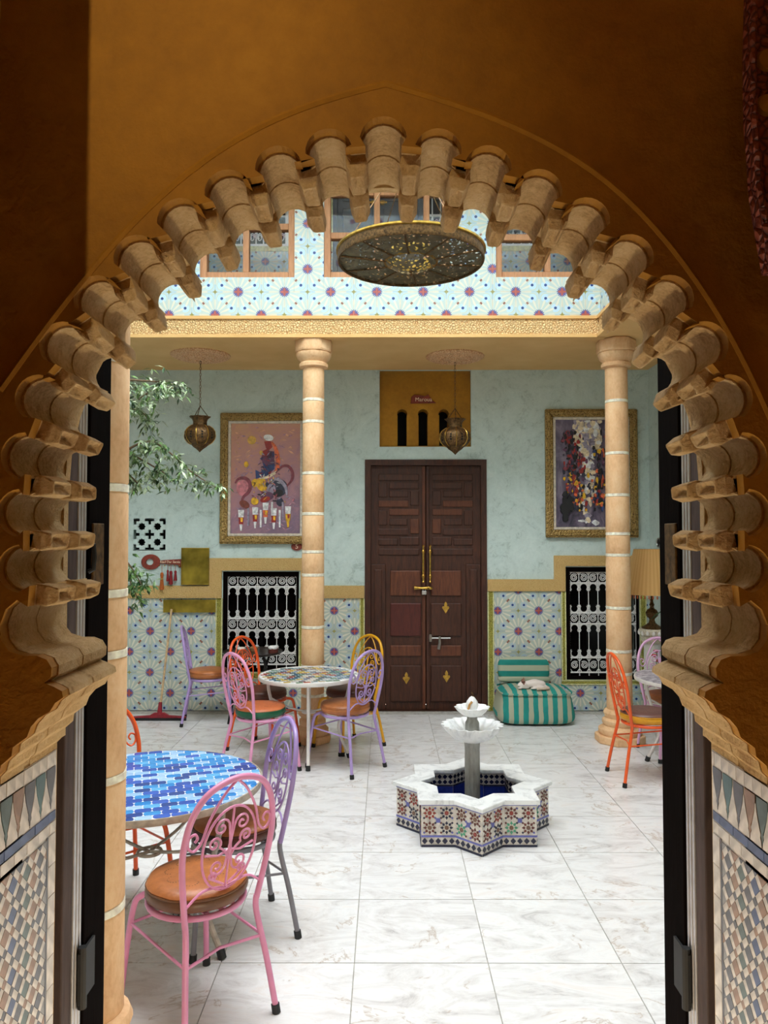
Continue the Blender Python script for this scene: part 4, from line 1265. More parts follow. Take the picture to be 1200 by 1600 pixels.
def mosaic(L, hgt, seed):
    """one face of the basin: rosettes above a lozenge band; local x along, z up, -y out"""
    rr = random.Random(seed); mb = MB()
    def pc(poly, c, d=.0035): mb.prism(poly, -d, .0, m=FGL.index(c))
    pc(rect(.001, L - .001, .001, .014), 'navy')
    n = max(2, round(L / .04)); s_ = L / n
    for k in range(n):
        cx, cz = (k + .5) * s_, .037
        pc([(cx - s_ * .42, cz), (cx, cz - .019), (cx + s_ * .42, cz), (cx, cz + .019)], 'navy')
    pc(rect(.001, L - .001, .060, .071), 'blue')
    pc(rect(.001, L - .001, hgt - .010, hgt - .001), 'blue')
    z0, z1 = .073, hgt - .012
    nr = 2; rz = (z1 - z0) / nr
    nx = max(1, round(L / rz)); rx = L / nx
    for i in range(nx):
        for j in range(nr):
            cx, cz = (i + .5) * rx, z0 + (j + .5) * rz
            q = min(rx, rz)
            c1 = rr.choice(['maroon', 'green', 'red', 'maroon', 'navy'])
            pc([(cx + q * .15 * math.cos(PI / 4 * k + PI / 8), cz + q * .15 * math.sin(PI / 4 * k + PI / 8)) for k in range(8)], rr.choice(['brown', 'red', 'brown']))
            for k in range(8):
                a = PI / 4 * k
                def P_(r, t): return (cx + q * r * math.cos(a + t), cz + q * r * math.sin(a + t))
                pc([P_(.20, 0), P_(.31, -.33), P_(.46, 0), P_(.31, .33)], c1)
            if i < nx:
                for (ex, ez) in ((cx - rx / 2, cz - rz / 2),):
                    s2 = q * .15
                    if ex - s2 > 0 and ez - s2 > z0 - .002: pc(rect(ex - s2, ex + s2, ez - s2, ez + s2), 'blue')
            for (dx, dz) in ((.36, .36), (-.36, .36), (.36, -.36), (-.36, -.36)):
                s2 = q * .085
                px_, pz_ = cx + dx * rx * .92, cz + dz * rz * .92
                pc([(px_ - s2, pz_), (px_, pz_ - s2), (px_ + s2, pz_), (px_, pz_ + s2)], rr.choice(['navy', 'maroon', 'blue']))
    me = mb.mesh('mosaic', recalc=False)
    setmat(me, FGM); return me
Lm = (Vector(outer[0]) - Vector(outer[1])).length
mm = [mosaic(Lm, HB, s) for s in range(4)]
for k in range(16):
    a, b = Vector(outer[k]), Vector(outer[(k + 1) % 16])
    o = link('mosaic_face', mm[k % 4], body, (a.x, a.y, 0), (0, 0, math.atan2((b - a).y, (b - a).x))); o['kind'] = 'stuff'
# inner faces: checker tiles above blue tiles
Li = (Vector(inner[0]) - Vector(inner[1])).length
def inner_face():
    mb = MB()
    n = 4; s_ = Li / n
    mb.prism(rect(.001, Li - .001, .03, .172), -.003, 0, m=FGL.index('cobalt'))
    mb.prism(rect(.001, Li - .001, .174, .182), -.003, 0, m=FGL.index('navy'))
    for i in range(n):
        for j in range(2):
            cx, cz = (i + .5) * s_, .202 + j * .036
            mb.prism([(cx - s_ * .45, cz), (cx, cz - .016), (cx + s_ * .45, cz), (cx, cz + .016)], -.003, 0, m=FGL.index('navy'))
    me = mb.mesh('inner_mosaic', recalc=False); setmat(me, FGM); return me
im = inner_face()
for k in range(16):
    b, a = Vector(inner[k]), Vector(inner[(k + 1) % 16])
    o = link('inner_mosaic', im, body, (a.x, a.y, 0), (0, 0, math.atan2((b - a).y, (b - a).x))); o['kind'] = 'stuff'
flute = lambda th, z: 1 - .06 * abs(math.sin(6 * th))
zb1 = WZ(1158, FY)
ob('pedestal_foot', MB().lathe([(.11, .03), (.11, .10), (.10, .115), (.07, .125), (.055, .14)], 28), M['gmarble'], fo, smooth=True)
ob('shaft', MB().lathe([(.056, .13), (.052, .18), (.050, .50), (.056, zb1 + .02)], 72, wob=flute), M['gmarble'], fo, smooth=True, sharp=80)
def bowl(r, z0, z1, n):
    sc_ = lambda th, z: 1 + .12 * (abs(math.cos(n / 2 * th)) - .6) * (0.3 + .9 * max(0, (z - z0) / (z1 - z0)))
    h = z1 - z0
    return MB().lathe([(.0, z0), (.35 * r, z0 + .02 * h), (.62 * r, z0 + .22 * h), (.85 * r, z0 + .6 * h), (.99 * r, z0 + .96 * h), (1.0 * r, z1), (.93 * r, z1), (.86 * r, z0 + .85 * h), (.6 * r, z0 + .5 * h), (.3 * r, z0 + .35 * h), (0, z0 + .33 * h)], 96, wob=sc_)
z1a, z1b = WZ(1158, FY), WZ(1131, FY)
ob('bowl', bowl(.198, z1a, z1b, 18), M['wmarble'], fo, smooth=True, sharp=80)
z2a, z2b = WZ(1119, FY), WZ(1104, FY)
ob('neck', MB().lathe([(.05, z1a + .03), (.046, z1b + .01), (.035, z1b + .03), (.034, z2a + .01)], 24), M['gmarble'], fo, smooth=True)
ob('bowl', bowl(.112, z2a, z2b, 10), M['wmarble'], fo, smooth=True, sharp=80)
zf = z2b - .02
ob('finial', MB().lathe([(.0, zf), (.035, zf + .005), (.044, zf + .03), (.036, zf + .055), (.018, zf + .08), (.0, zf + .092)], 20), M['wmarble'], fo, smooth=True)
ob('spout', MB().tube([(0, 0, zf + .08), (.006, 0, zf + .10), (-.004, 0, zf + .115)], .006, 8), M['oldbrass'], fo, smooth=True)
ob('rust_streak', MB().tube([(-.004, -.035, zf + .06), (-.022, -.042, zf + .04), (-.03, -.038, zf + .01)], .007, 6), plain('rusty_stain', (186, 138, 78), .8), fo, smooth=True)

# ================================================================== POUF AND CAT
m = MT('teal_stripes', .85)
x, y, z = m.obj(); n_ = m.noise(m.coord('obj'), 7, 3)
st = ((x + n_ * .02) * (2 * PI / .0985) + 1.1).cos().gt(-.05)
c1 = m.mix(m.noise(m.coord('obj'), 5, 3), (0, 104, 102), (44, 164, 150)); fb_ = m.noise(m.coord('obj', (120, 120, 120)), 1, 2)
m.color(m.mix(st, (170, 172, 148), c1)); m.bump(fb_, .3, .004); M['stripes'] = m.mat
m = MT('teal_stripes_flat', .85)
x, y, z = m.obj()
st = (z * (2 * PI / .118) + 2.6).cos().gt(0)
c1 = m.mix(m.noise(m.coord('obj'), 9, 3), (0, 104, 98), (34, 140, 126))
m.color(m.mix(st, (164, 168, 144), c1)); M['stripes2'] = m.mat
def soft_box(sx, sy, sz, e=.32, nu=40, nv=22, taper=0, sag=0):
    """superellipsoid cushion"""
    mb = MB(); vs = []; fs = []
    sp = lambda v_, p: math.copysign(abs(v_) ** p, v_)
    for j in range(nv + 1):
        ph = -PI / 2 + PI * j / nv
        for i in range(nu):
            th = 2 * PI * i / nu
            zz = sp(math.sin(ph), e)
            k = 1 - taper * zz
            X = sp(math.cos(ph), e) * sp(math.cos(th), e) * sx * k; Y = sp(math.cos(ph), e) * sp(math.sin(th), e) * sy * k
            Z = zz * sz - sag * (1 - (X / sx) ** 2) * (1 - (Y / sy) ** 2) * (zz > .5)
            vs.append((X, Y, Z))
    for j in range(nv):
        for i in range(nu):
            l = (i + 1) % nu
            fs.append((j * nu + i, j * nu + l, (j + 1) * nu + l, (j + 1) * nu + i))
    return mb.add(vs, fs)
PX, PY = WX(832, 8.02, 1080), 8.0
pf = empty('pouf', (PX, PY, 0)); tag(pf, 'teal and beige striped floor pouf against the tiled wall', 'pouf')
s_ = soft_box(.385, .30, .175, .40, taper=.09)
ob('seat_bag', s_, M['stripes'], pf, smooth=True, loc=(0, 0, .178), sharp=180)
ob('seam', MB().tube([(.37 * math.copysign(abs(math.cos(t)) ** .42, math.cos(t)), .288 * math.copysign(abs(math.sin(t)) ** .42, math.sin(t)), .318) for t in [2 * PI * (k + .5) / 40 for k in range(40)]], .008, 6, closed=True), M['stripes'], pf, smooth=True)
cu = empty('back_cushion', (PX - .055, PY + .235, .358)); tag(cu, 'striped back cushion leaning on the wall behind the cat', 'cushion')
ob('cover', soft_box(.275, .07, .13, .5), M['stripes2'], cu, smooth=True, loc=(0, 0, .13), rot=(-.14, 0, .0), sharp=180)
ob('roll', soft_box(.28, .06, .035, .6), M['stripes2'], cu, smooth=True, loc=(0, -.03, .03), sharp=180)

# sleeping cat: one continuous body from blended balls
def meta_mesh(balls, res=.012):
    mbd = bpy.data.metaballs.new('tmp'); mbd.resolution = res; mbd.threshold = .12
    for (co, r, sx, sy, sz) in balls:
        el = mbd.elements.new(); el.type = 'ELLIPSOID'; el.co = co; el.radius = r; el.size_x, el.size_y, el.size_z = sx, sy, sz; el.stiffness = 2
    t = bpy.data.objects.new('tmp', mbd); COL.objects.link(t)
    bpy.context.view_layer.update()
    dg = bpy.context.evaluated_depsgraph_get()
    me = bpy.data.meshes.new_from_object(t.evaluated_get(dg), depsgraph=dg)
    bpy.data.objects.remove(t); bpy.data.metaballs.remove(mbd)
    return me
ct = empty('cat', (WX(831, 7.84, 1066), 7.86, .352)); tag(ct, 'white cat with brown face patches asleep on the striped pouf', 'cat')
balls = [((.03, 0, .050), .16, .62, .42, .36), ((.085, .005, .045), .13, .60, .46, .36), ((-.03, 0, .045), .12, .6, .45, .36), ((-.085, -.01, .045), .095, .62, .58, .5), ((-.115, -.018, .038), .07, .6, .5, .42),
         ((-.07, -.03, .014), .06, 1.0, .35, .26), ((-.125, -.045, .012), .045, .9, .4, .26), ((.07, -.04, .018), .08, .8, .4, .3), ((.13, -.01, .02), .06, .8, .5, .35), ((.02, -.055, .012), .06, 1.0, .3, .22), ((.10, -.055, .012), .05, 1.2, .3, .22)]
me = meta_mesh(balls)
cat_m = MT('cat_fur', .95)
x, y, z = cat_m.obj(); nn = cat_m.noise(cat_m.coord('obj'), 26, 3)
patch = ((x + .088).abs() + (z - .083).abs() * .8 + nn * .03).lt(.045)
cat_m.color(cat_m.mix(patch, (226, 214, 206), (122, 84, 72))); cat_m.bump(cat_m.noise(cat_m.coord('obj'), 160, 3), .4, .003)
if len(me.vertices):
    for p in me.polygons: p.use_smooth = True
    setmat(me, cat_m.mat); link('body', me, ct)
for s in (-1, 1):
    ob('ear', MB().lathe([(.016, 0), (.011, .012), (.0, .03)], 8), plain('cat_ear_fur', (140, 100, 84), .9), ct, smooth=True, loc=(-.087 + s * .012, -.012 + s * .024, .083), rot=(-.25 * s, -.1, 0))
ob('nose', MB().lathe([(0, -.004), (.005, 0), (0, .004)], 8), plain('cat_nose', (170, 110, 104), .6), ct, smooth=True, loc=(-.153, -.03, .042))
ob('tail', MB().tube(spline([(.14, .0, .02), (.165, -.03, .013), (.15, -.062, .012), (.09, -.078, .012), (.04, -.08, .011)], 6), [.014] * 24 + [.010], 8), plain('cat_tail_fur', (206, 186, 168), .95), ct, smooth=True)

# ================================================================== SQUEEGEE
h0 = W(249, 1124, 7.95); t0 = W(268, 952, 8.33)
sq = empty('squeegee', (h0.x, 7.95, 0)); tag(sq, 'red floor squeegee with long wooden handle leaning on the tiled wall', 'squeegee')
ob('handle', MB().tube([(0, 0, .05), (t0.x - h0.x, t0.y - 7.95, t0.z)], .0115, 10), plain('pale_wood_pole', (196, 164, 122), .6), sq, smooth=True)
RED = plain('red_plastic', (134, 18, 34), .4)
ob('head', MB().prism([(-.28, .030), (.28, .030), (.275, .045), (.10, .058), (.05, .085), (-.05, .085), (-.10, .058), (-.275, .045)], -.018, .018), RED, sq, bevel=.006)
ob('socket', MB().tube([(0, 0, .06), ((t0.x - h0.x) * .1, .03, .06 + .125)], [.028, .018], 12), RED, sq, smooth=True)
ob('blade', MB().box(-.28, .28, -.007, .007, 0, .032), M['blackrubber'], sq)

# ================================================================== WALL THINGS
def wp(px, py, d=0): return W(px, py, YB - d)
m = MT('gilt_frame', .45, .5)
v = m.coord('world'); a = m.vor(v, 55); n_ = m.noise(v, 60, 3)
h = S(m.nt, a.outputs['Distance']) * 1.2 + n_ * .3
m.color(m.ramp(h, [(.2, (74, 54, 24)), (.5, (126, 98, 48)), (.8, (168, 138, 82))])); m.bump(h, .8, .01); M['gilt'] = m.mat
def frame_parts(e, w_, h_, t, liner):
    hw, hh = w_ / 2, h_ / 2
    def ring(o_, i_, y0, y1, mat, nm, bv):
        for k, pl_ in enumerate(([(-hw + o_, -hh + o_), (hw - o_, -hh + o_), (hw - i_, -hh + i_), (-hw + i_, -hh + i_)], [(hw - o_, -hh + o_), (hw - o_, hh - o_), (hw - i_, hh - i_), (hw - i_, -hh + i_)],
                                 [(hw - o_, hh - o_), (-hw + o_, hh - o_), (-hw + i_, hh - i_), (hw - i_, hh - i_)], [(-hw + o_, hh - o_), (-hw + o_, -hh + o_), (-hw + i_, -hh + i_), (-hw + i_, hh - i_)])):
            ob(nm, MB().prism(pl_, y0, y1), mat, e, bevel=bv)
    ring(0, t, -.05, 0, M['gilt'], 'frame_rail', .012)
    ring(t * .25, t * .6, -.062, -.045, M['gilt'], 'frame_bead', .006)
    ring(t, t + liner, -.032, 0, plain('linen_liner', (206, 194, 178), .8), 'liner', .003)
    return hw - t - liner, hh - t - liner
def strokes(e, name, items, mats, y=-.0105):
    mb = MB()
    for k, (poly, mi) in enumerate(items):
        n = len(poly)
        yy = y - .00004 * k
        mb.add([(p[0], yy, p[1]) for p in poly] + [(p[0], y + .002, p[1]) for p in poly], [tuple(range(n))] + [(i, (i + 1) % n, n + (i + 1) % n, n + i) for i in range(n)], mi)
    o = ob(name, mb, mats, e); o['kind'] = 'stuff'
    return o
def ell(cx, cy, a, b, n=18, rot=0):
    c, s = math.cos(rot), math.sin(rot)
    return [(cx + a * math.cos(t) * c - b * math.sin(t) * s, cy + a * math.cos(t) * s + b * math.sin(t) * c) for t in [2 * PI * k / n for k in range(n)]]
def ribbon(P, w0, n=5):
    q = spline(P, n); L_, R_ = [], []
    for i, p in enumerate(q):
        a = q[max(0, i - 1)]; b = q[min(len(q) - 1, i + 1)]
        d = Vector((b[0] - a[0], b[1] - a[1])).normalized(); ww = w0 * (.35 + .65 * math.sin(PI * (i + .6) / (len(q) + .2)))
        L_.append((p[0] - d.y * ww, p[1] + d.x * ww)); R_.append((p[0] + d.y * ww, p[1] - d.x * ww))
    return [[L_[i], L_[i + 1], R_[i + 1], R_[i]] for i in range(len(q) - 1)]
PAL = [('gold', (206, 160, 70)), ('white', (226, 222, 224)), ('red', (150, 44, 40)), ('orange', (218, 104, 64)), ('plum', (100, 62, 88)), ('navy', (50, 66, 112)), ('slate', (52, 52, 70)), ('yellow', (220, 168, 40)), ('burgundy', (130, 62, 74)), ('rose', (204, 124, 134)), ('grey', (150, 140, 158)), ('brown', (124, 60, 48)), ('cream', (222, 200, 170)), ('black', (26, 24, 28)), ('mauve', (172, 126, 140)), ('peach', (206, 154, 124)), ('lavender', (150, 122, 146))]
PM = [plain('oil_' + n_, c, .5, 0, .18, 30) for n_, c in PAL]; PI_ = {n_: k for k, (n_, c) in enumerate(PAL)}
# left painting
a0, a1 = wp(344, 850), wp(486, 646)
pw, ph = a1.x - a0.x, a1.z - a0.z
p1 = empty('painting', ((a0.x + a1.x) / 2, YB, (a0.z + a1.z) / 2)); tag(p1, 'gilt framed pink abstract painting of a rider and tea glasses behind the column', 'painting')
iw, ih = frame_parts(p1, pw, ph, .088, .028)
m = MT('pink_canvas', .6)
x, y, z = m.obj(); n_ = m.noise(m.coord('obj', (1, 1, 1)), 4, 6, .65, 2)
m.color(m.ramp(z * .42 + .46 + x * -.22 + (n_ - .5) * .7, [(.15, (128, 104, 124)), (.4, (172, 126, 136)), (.62, (194, 140, 128)), (.85, (206, 156, 118))])); m.bump(n_, .3, .004)
ob('canvas', MB().box(-iw, iw, -.010, 0, -ih, ih), m.mat, p1)
def U(x, y): return (((x - 140) / 805 * 2 - 1) * iw, (1 - (y - 160) / 1260 * 2) * ih)
sx_, sy_ = 2 * iw / 805, 2 * ih / 1260
it = []
def E_(x, y, a, b, c, rot=0): it.append((ell(*U(x, y), a * sx_, b * sy_, rot=rot), PI_[c]))
def Rb(P, w0, c): it.extend((q, PI_[c]) for q in ribbon([U(*p) for p in P], w0 * sx_))
def Py(P, c): it.append(([U(*p) for p in P], PI_[c]))
rs = random.Random(11)
for k in range(130):
    x_, y_ = rs.uniform(190, 900), rs.uniform(200, 1380)
    a_ = rs.uniform(-.9, 1.2); c_, d_ = rs.uniform(25, 60), rs.uniform(5, 13)
    Py([(x_ - c_ * math.cos(a_), y_ + c_ * math.sin(a_)), (x_ - d_ * math.sin(a_), y_ - d_ * math.cos(a_)), (x_ + c_ * .9 * math.cos(a_), y_ - c_ * .9 * math.sin(a_)), (x_ + d_ * math.sin(a_), y_ + d_ * math.cos(a_))], rs.choice(['peach', 'peach', 'mauve'] if y_ < 620 else ['mauve', 'lavender', 'mauve', 'lavender']))
E_(285, 900, 80, 95, 'rose'); E_(380, 350, 50, 50, 'gold'); E_(420, 840, 40, 45, 'yellow'); E_(500, 860, 62, 80, 'yellow', .4)
E_(690, 900, 110, 100, 'slate', .5); E_(660, 860, 120, 60, 'slate'); E_(610, 910, 50, 60, 'grey'); E_(690, 960, 60, 40, 'black', .3); E_(560, 990, 80, 50, 'plum')
Py([(430, 790), (425, 690), (480, 720), (530, 680), (500, 590), (640, 570), (645, 680), (560, 760)], 'navy')
Py([(490, 560), (510, 490), (570, 470), (640, 480), (645, 620), (560, 640), (510, 610)], 'plum'); Py([(500, 480), (560, 450), (600, 500), (560, 560), (510, 540)], 'red')
Rb([(610, 370), (655, 440), (685, 560), (680, 660), (650, 730)], 24, 'orange'); Py([(525, 365), (600, 360), (620, 430), (575, 470), (545, 440)], 'red'); E_(575, 322, 58, 36, 'white', -.2)
E_(490, 495, 20, 26, 'gold'); E_(318, 628, 26, 34, 'yellow'); Rb([(470, 790), (560, 775), (640, 735), (700, 690)], 16, 'cream')
Rb([(190, 845), (230, 795), (310, 788), (362, 850), (350, 940), (285, 1005), (262, 1085)], 20, 'burgundy'); Rb([(660, 730), (730, 655), (805, 650), (855, 720), (845, 810), (780, 885)], 17, 'burgundy')
Rb([(560, 830), (680, 800), (770, 880), (790, 980)], 20, 'grey'); E_(300, 1085, 62, 40, 'brown', -.5); E_(420, 1050, 44, 44, 'yellow'); E_(540, 1030, 60, 30, 'red', .3); E_(710, 1060, 40, 50, 'slate')
for (gx, gy) in ((345, 1130), (490, 1150), (620, 1060), (745, 1060), (710, 1150)):
    Py([(gx - 12, gy), (gx + 12, gy), (gx + 9, gy + 200), (gx - 9, gy + 200)], 'grey' if gx % 2 else 'white')
for (gx, gy, c) in ((262, 1150, 'red'), (425, 1120, 'red'), (545, 1068, 'orange'), (640, 1130, 'red'), (805, 1110, 'yellow')):
    Py([(gx - 34, gy), (gx + 36, gy), (gx + 28, gy + 90), (gx - 28, gy + 90)], 'white'); Py([(gx - 29, gy + 85), (gx + 29, gy + 85), (gx + 24, gy + 165), (gx - 24, gy + 165)], c)
    Py([(gx - 6, gy + 90), (gx + 22, gy + 92), (gx + 18, gy + 140), (gx - 4, gy + 135)], 'yellow' if c != 'yellow' else 'red'); Py([(gx - 16, gy + 165), (gx + 16, gy + 165), (gx + 8, gy + 240), (gx - 8, gy + 240)], 'white' if c != 'yellow' else 'yellow')
for k in range(110):
    t_ = rs.random(); x_, y_ = rs.gauss(580, 45 + 75 * t_), 480 + 580 * t_
    a_ = rs.uniform(0, PI); c_, d_ = rs.uniform(12, 34), rs.uniform(4, 10)
    if 200 < x_ < 880: Py([(x_ - c_ * math.cos(a_), y_ + c_ * math.sin(a_)), (x_ - d_ * math.sin(a_), y_ - d_ * math.cos(a_)), (x_ + c_ * math.cos(a_), y_ - c_ * math.sin(a_)), (x_ + d_ * math.sin(a_), y_ + d_ * math.cos(a_))], rs.choice(['plum', 'navy', 'red', 'slate', 'grey', 'orange'] if t_ < .45 else ['slate', 'black', 'yellow', 'grey', 'mauve', 'rose', 'burgundy', 'white']))
strokes(p1, 'paint_strokes', it, PM)
# right painting
a0, a1 = wp(852, 840), wp(994, 640)
pw, ph = a1.x - a0.x, a1.z - a0.z
p2 = empty('painting', ((a0.x + a1.x) / 2, YB, (a0.z + a1.z) / 2)); tag(p2, 'gilt framed dark city street abstract painting on the right', 'painting')
iw, ih = frame_parts(p2, pw, ph, .088, .028)
m = MT('violet_canvas', .6)
x, y, z = m.obj(); n_ = m.noise(m.coord('obj', (1, 1, .5)), 5, 6, .65, 2)
m.color(m.ramp(n_ + z * .1, [(.3, (46, 42, 56)), (.5, (104, 92, 112)), (.7, (150, 138, 152))])); m.bump(n_, .3, .004)
ob('canvas', MB().box(-iw, iw, -.010, 0, -ih, ih), m.mat, p2)
it = []; rr = random.Random(5)
def U2(x, y): return (((x - 145) / 860 * 2 - 1) * iw, (1 - (y - 180) / 1280 * 2) * ih)
def blob(x, y, a, b, c):
    n = rr.randint(5, 8); r0 = rr.uniform(0, 6)
    p = [(x + a * rr.uniform(.6, 1.15) * math.cos(r0 + 2 * PI * k / n), y + b * rr.uniform(.6, 1.15) * math.sin(r0 + 2 * PI * k / n)) for k in range(n)]
    it.append(([U2(min(1000, max(148, q[0])), min(1455, max(185, q[1]))) for q in p], PI_[c]))
for k in range(150): blob(rr.uniform(380, 690), rr.uniform(190, 640), rr.uniform(20, 45), rr.uniform(20, 60), rr.choice(['cream', 'cream', 'white', 'grey', 'cream', 'grey']))
for k in range(46): blob(rr.uniform(460, 620), rr.uniform(620, 1420), rr.uniform(20, 55), rr.uniform(16, 50), rr.choice(['cream', 'white', 'grey', 'cream', 'white']))
for k in range(230):
    y = rr.uniform(330, 1250); blob(rr.gauss(330 + (y - 330) * .06, 55), y, rr.uniform(8, 28), rr.uniform(12, 48), rr.choice(['red', 'black', 'slate', 'burgundy', 'red', 'plum', 'black'] if y < 800 else ['orange', 'black', 'slate', 'red', 'plum', 'yellow', 'slate']))
for k in range(240):
    y = rr.uniform(250 if k % 3 else 520, 1250); blob(rr.gauss(800 - max(0, y - 500) * .05, 90), max(y, 560 - 0 * k) if rr.random() < .8 else y, rr.uniform(8, 28), rr.uniform(12, 48), rr.choice(['navy', 'black', 'slate', 'orange', 'red', 'plum', 'black', 'yellow']))
for k in range(26): blob(rr.uniform(400, 660), rr.uniform(900, 1300), rr.uniform(8, 20), rr.uniform(14, 36), rr.choice(['black', 'slate', 'orange', 'yellow', 'cream']))
for k in range(12): blob(rr.uniform(220, 330), rr.uniform(1050, 1380), 40, 60, 'black')
strokes(p2, 'paint_strokes', it, PM)

def text_part(parent, s, size, loc, mat, rot=(PI / 2, 0, 0), nm='lettering'):
    me = text_mesh(s, size); setmat(me, mat); o = link(nm, me, parent, loc, rot); return o
# number plaque
c = wp(464, 854)
e = empty('number_plaque', (c.x, YB, c.z)); tag(e, 'small dark red plaque reading 5 below the left painting', 'plaque')
ob('board', MB().prism(ell(0, 0, .062, .045, 20), -.018, 0), M['signred'], e, bevel=.004)
text_part(e, '5', .075, (0, -.021, 0), M['leafwhite'])
# room name sign
c = wp(662, 622)
e = empty('name_sign', (c.x, YB + .05, c.z)); tag(e, 'small red wooden sign reading Maroua above the three slits', 'sign')
ob('board', MB().prism([(-.145, -.055), (.14, -.05), (.10, -.02), (.05, .05), (.02, .03), (-.10, .045), (-.135, .02)], -.02, 0), M['signred'], e, bevel=.004)
text_part(e, 'Maroua', .062, (0, -.023, -.012), M['leafwhite'])
# key shaped sign with tassels
c = wp(258, 878)
e = empty('key_sign', (c.x, YB, c.z)); tag(e, 'red wooden key shaped key rack with cream lettering', 'key rack')
k0 = [((-.155 + .105 * math.cos(t)), .0 + .085 * math.sin(t)) for t in [math.radians(12 + 336 * k / 20) for k in range(21)]]
k0 += [(.19, -.032), (.19, -.05), (.165, -.05), (.165, -.075), (.19, -.075), (.20, .034)]
k0 = k0[:21] + [(.155, -.034), (.155, -.06), (.20, -.06), (.20, .034)]
ob('board', MB().prism(k0, -.022, -.002, [ell(-.165, 0, .042, .036, 12)]), M['signred'], e, bevel=.003)
text_part(e, 'Riad Dar Samia', .036, (.062, -.025, .0), M['leafwhite'])
for k in range(5): ob('hook', MB().tube([(-.05 + .055 * k, -.022, -.036), (-.05 + .055 * k, -.04, -.045), (-.05 + .055 * k, -.042, -.03)], .004, 6), M['brass'], e)
def tassel(px, py0, py1, r, mt, label):
    a = wp(px, py0); b = wp(px, py1)
    t = empty('key_tassel', (a.x, YB - .045, a.z)); tag(t, label, 'key tassel', 'room keys on the key rack')
    h = a.z - b.z
    ob('cord', MB().tube([(0, 0, 0), (0, 0, -h * .4)], .003, 5), M[mt], t)
    ob('skirt', MB().lathe([(.0, -h * .3), (r * .6, -h * .33), (r * .75, -h * .42), (r * .6, -h * .5), (r, -h * .95), (r * .9, -h), (0, -h)], 10), M[mt], t, smooth=True)
tassel(255, 882, 921, .026, 'tassel_o', 'orange tassel hanging lowest from the key rack')
tassel(264, 882, 908, .016, 'tassel_r', 'thin red tassel in the middle of the key rack')
tassel(269, 882, 913, .024, 'tassel_r', 'dark red tassel hanging right of the middle of the key rack')
tassel(276, 884, 907, .02, 'tassel_r', 'short red tassel at the end of the key rack beside the brass plate')
# brass plates
def plate(x0, y0, x1, y1, label, rim=True):
    a, b = wp(x0, y1, .04), wp(x1, y0, .04)
    e = empty('brass_plate', ((a.x + b.x) / 2, YB - .035, (a.z + b.z) / 2)); tag(e, label, 'brass plate')
    hw, hh = (b.x - a.x) / 2, (b.z - a.z) / 2
    ob('sheet', MB().box(-hw, hw, -.006, .004, -hh, hh), M['brassplate'], e)
    if rim: ob('rim', MB().prism(rect(-hw, hw, -hh, hh), -.014, -.004, [rect(-hw + .012, hw - .012, -hh + .012, hh - .012)]), M['brassplate'], e, bevel=.003)
plate(283, 856, 327, 914, 'upright brass plate on the teal wall beside the key rack')
plate(255, 937, 337, 957, 'wide low brass plate on the tiles above the squeegee', False)
# black wall speaker at the right
c = W(1037, 848, 7.9)
e = empty('wall_speaker', (2.88, c.y, c.z)); tag(e, 'small round black wall speaker above the lamp shade', 'speaker')
ob('shell', MB().lathe([(0, -.06), (.04, -.05), (.06, -.02), (.062, .02), (.045, .05), (0, .06)], 16), M['blackrubber'], e, smooth=True, rot=(0, PI / 2, 0))
ob('rim', MB().tube([(-.05, .05 * math.cos(t), .05 * math.sin(t)) for t in [2 * PI * k / 16 for k in range(16)]], .006, 6, closed=True), M['chrome'], e, smooth=True)

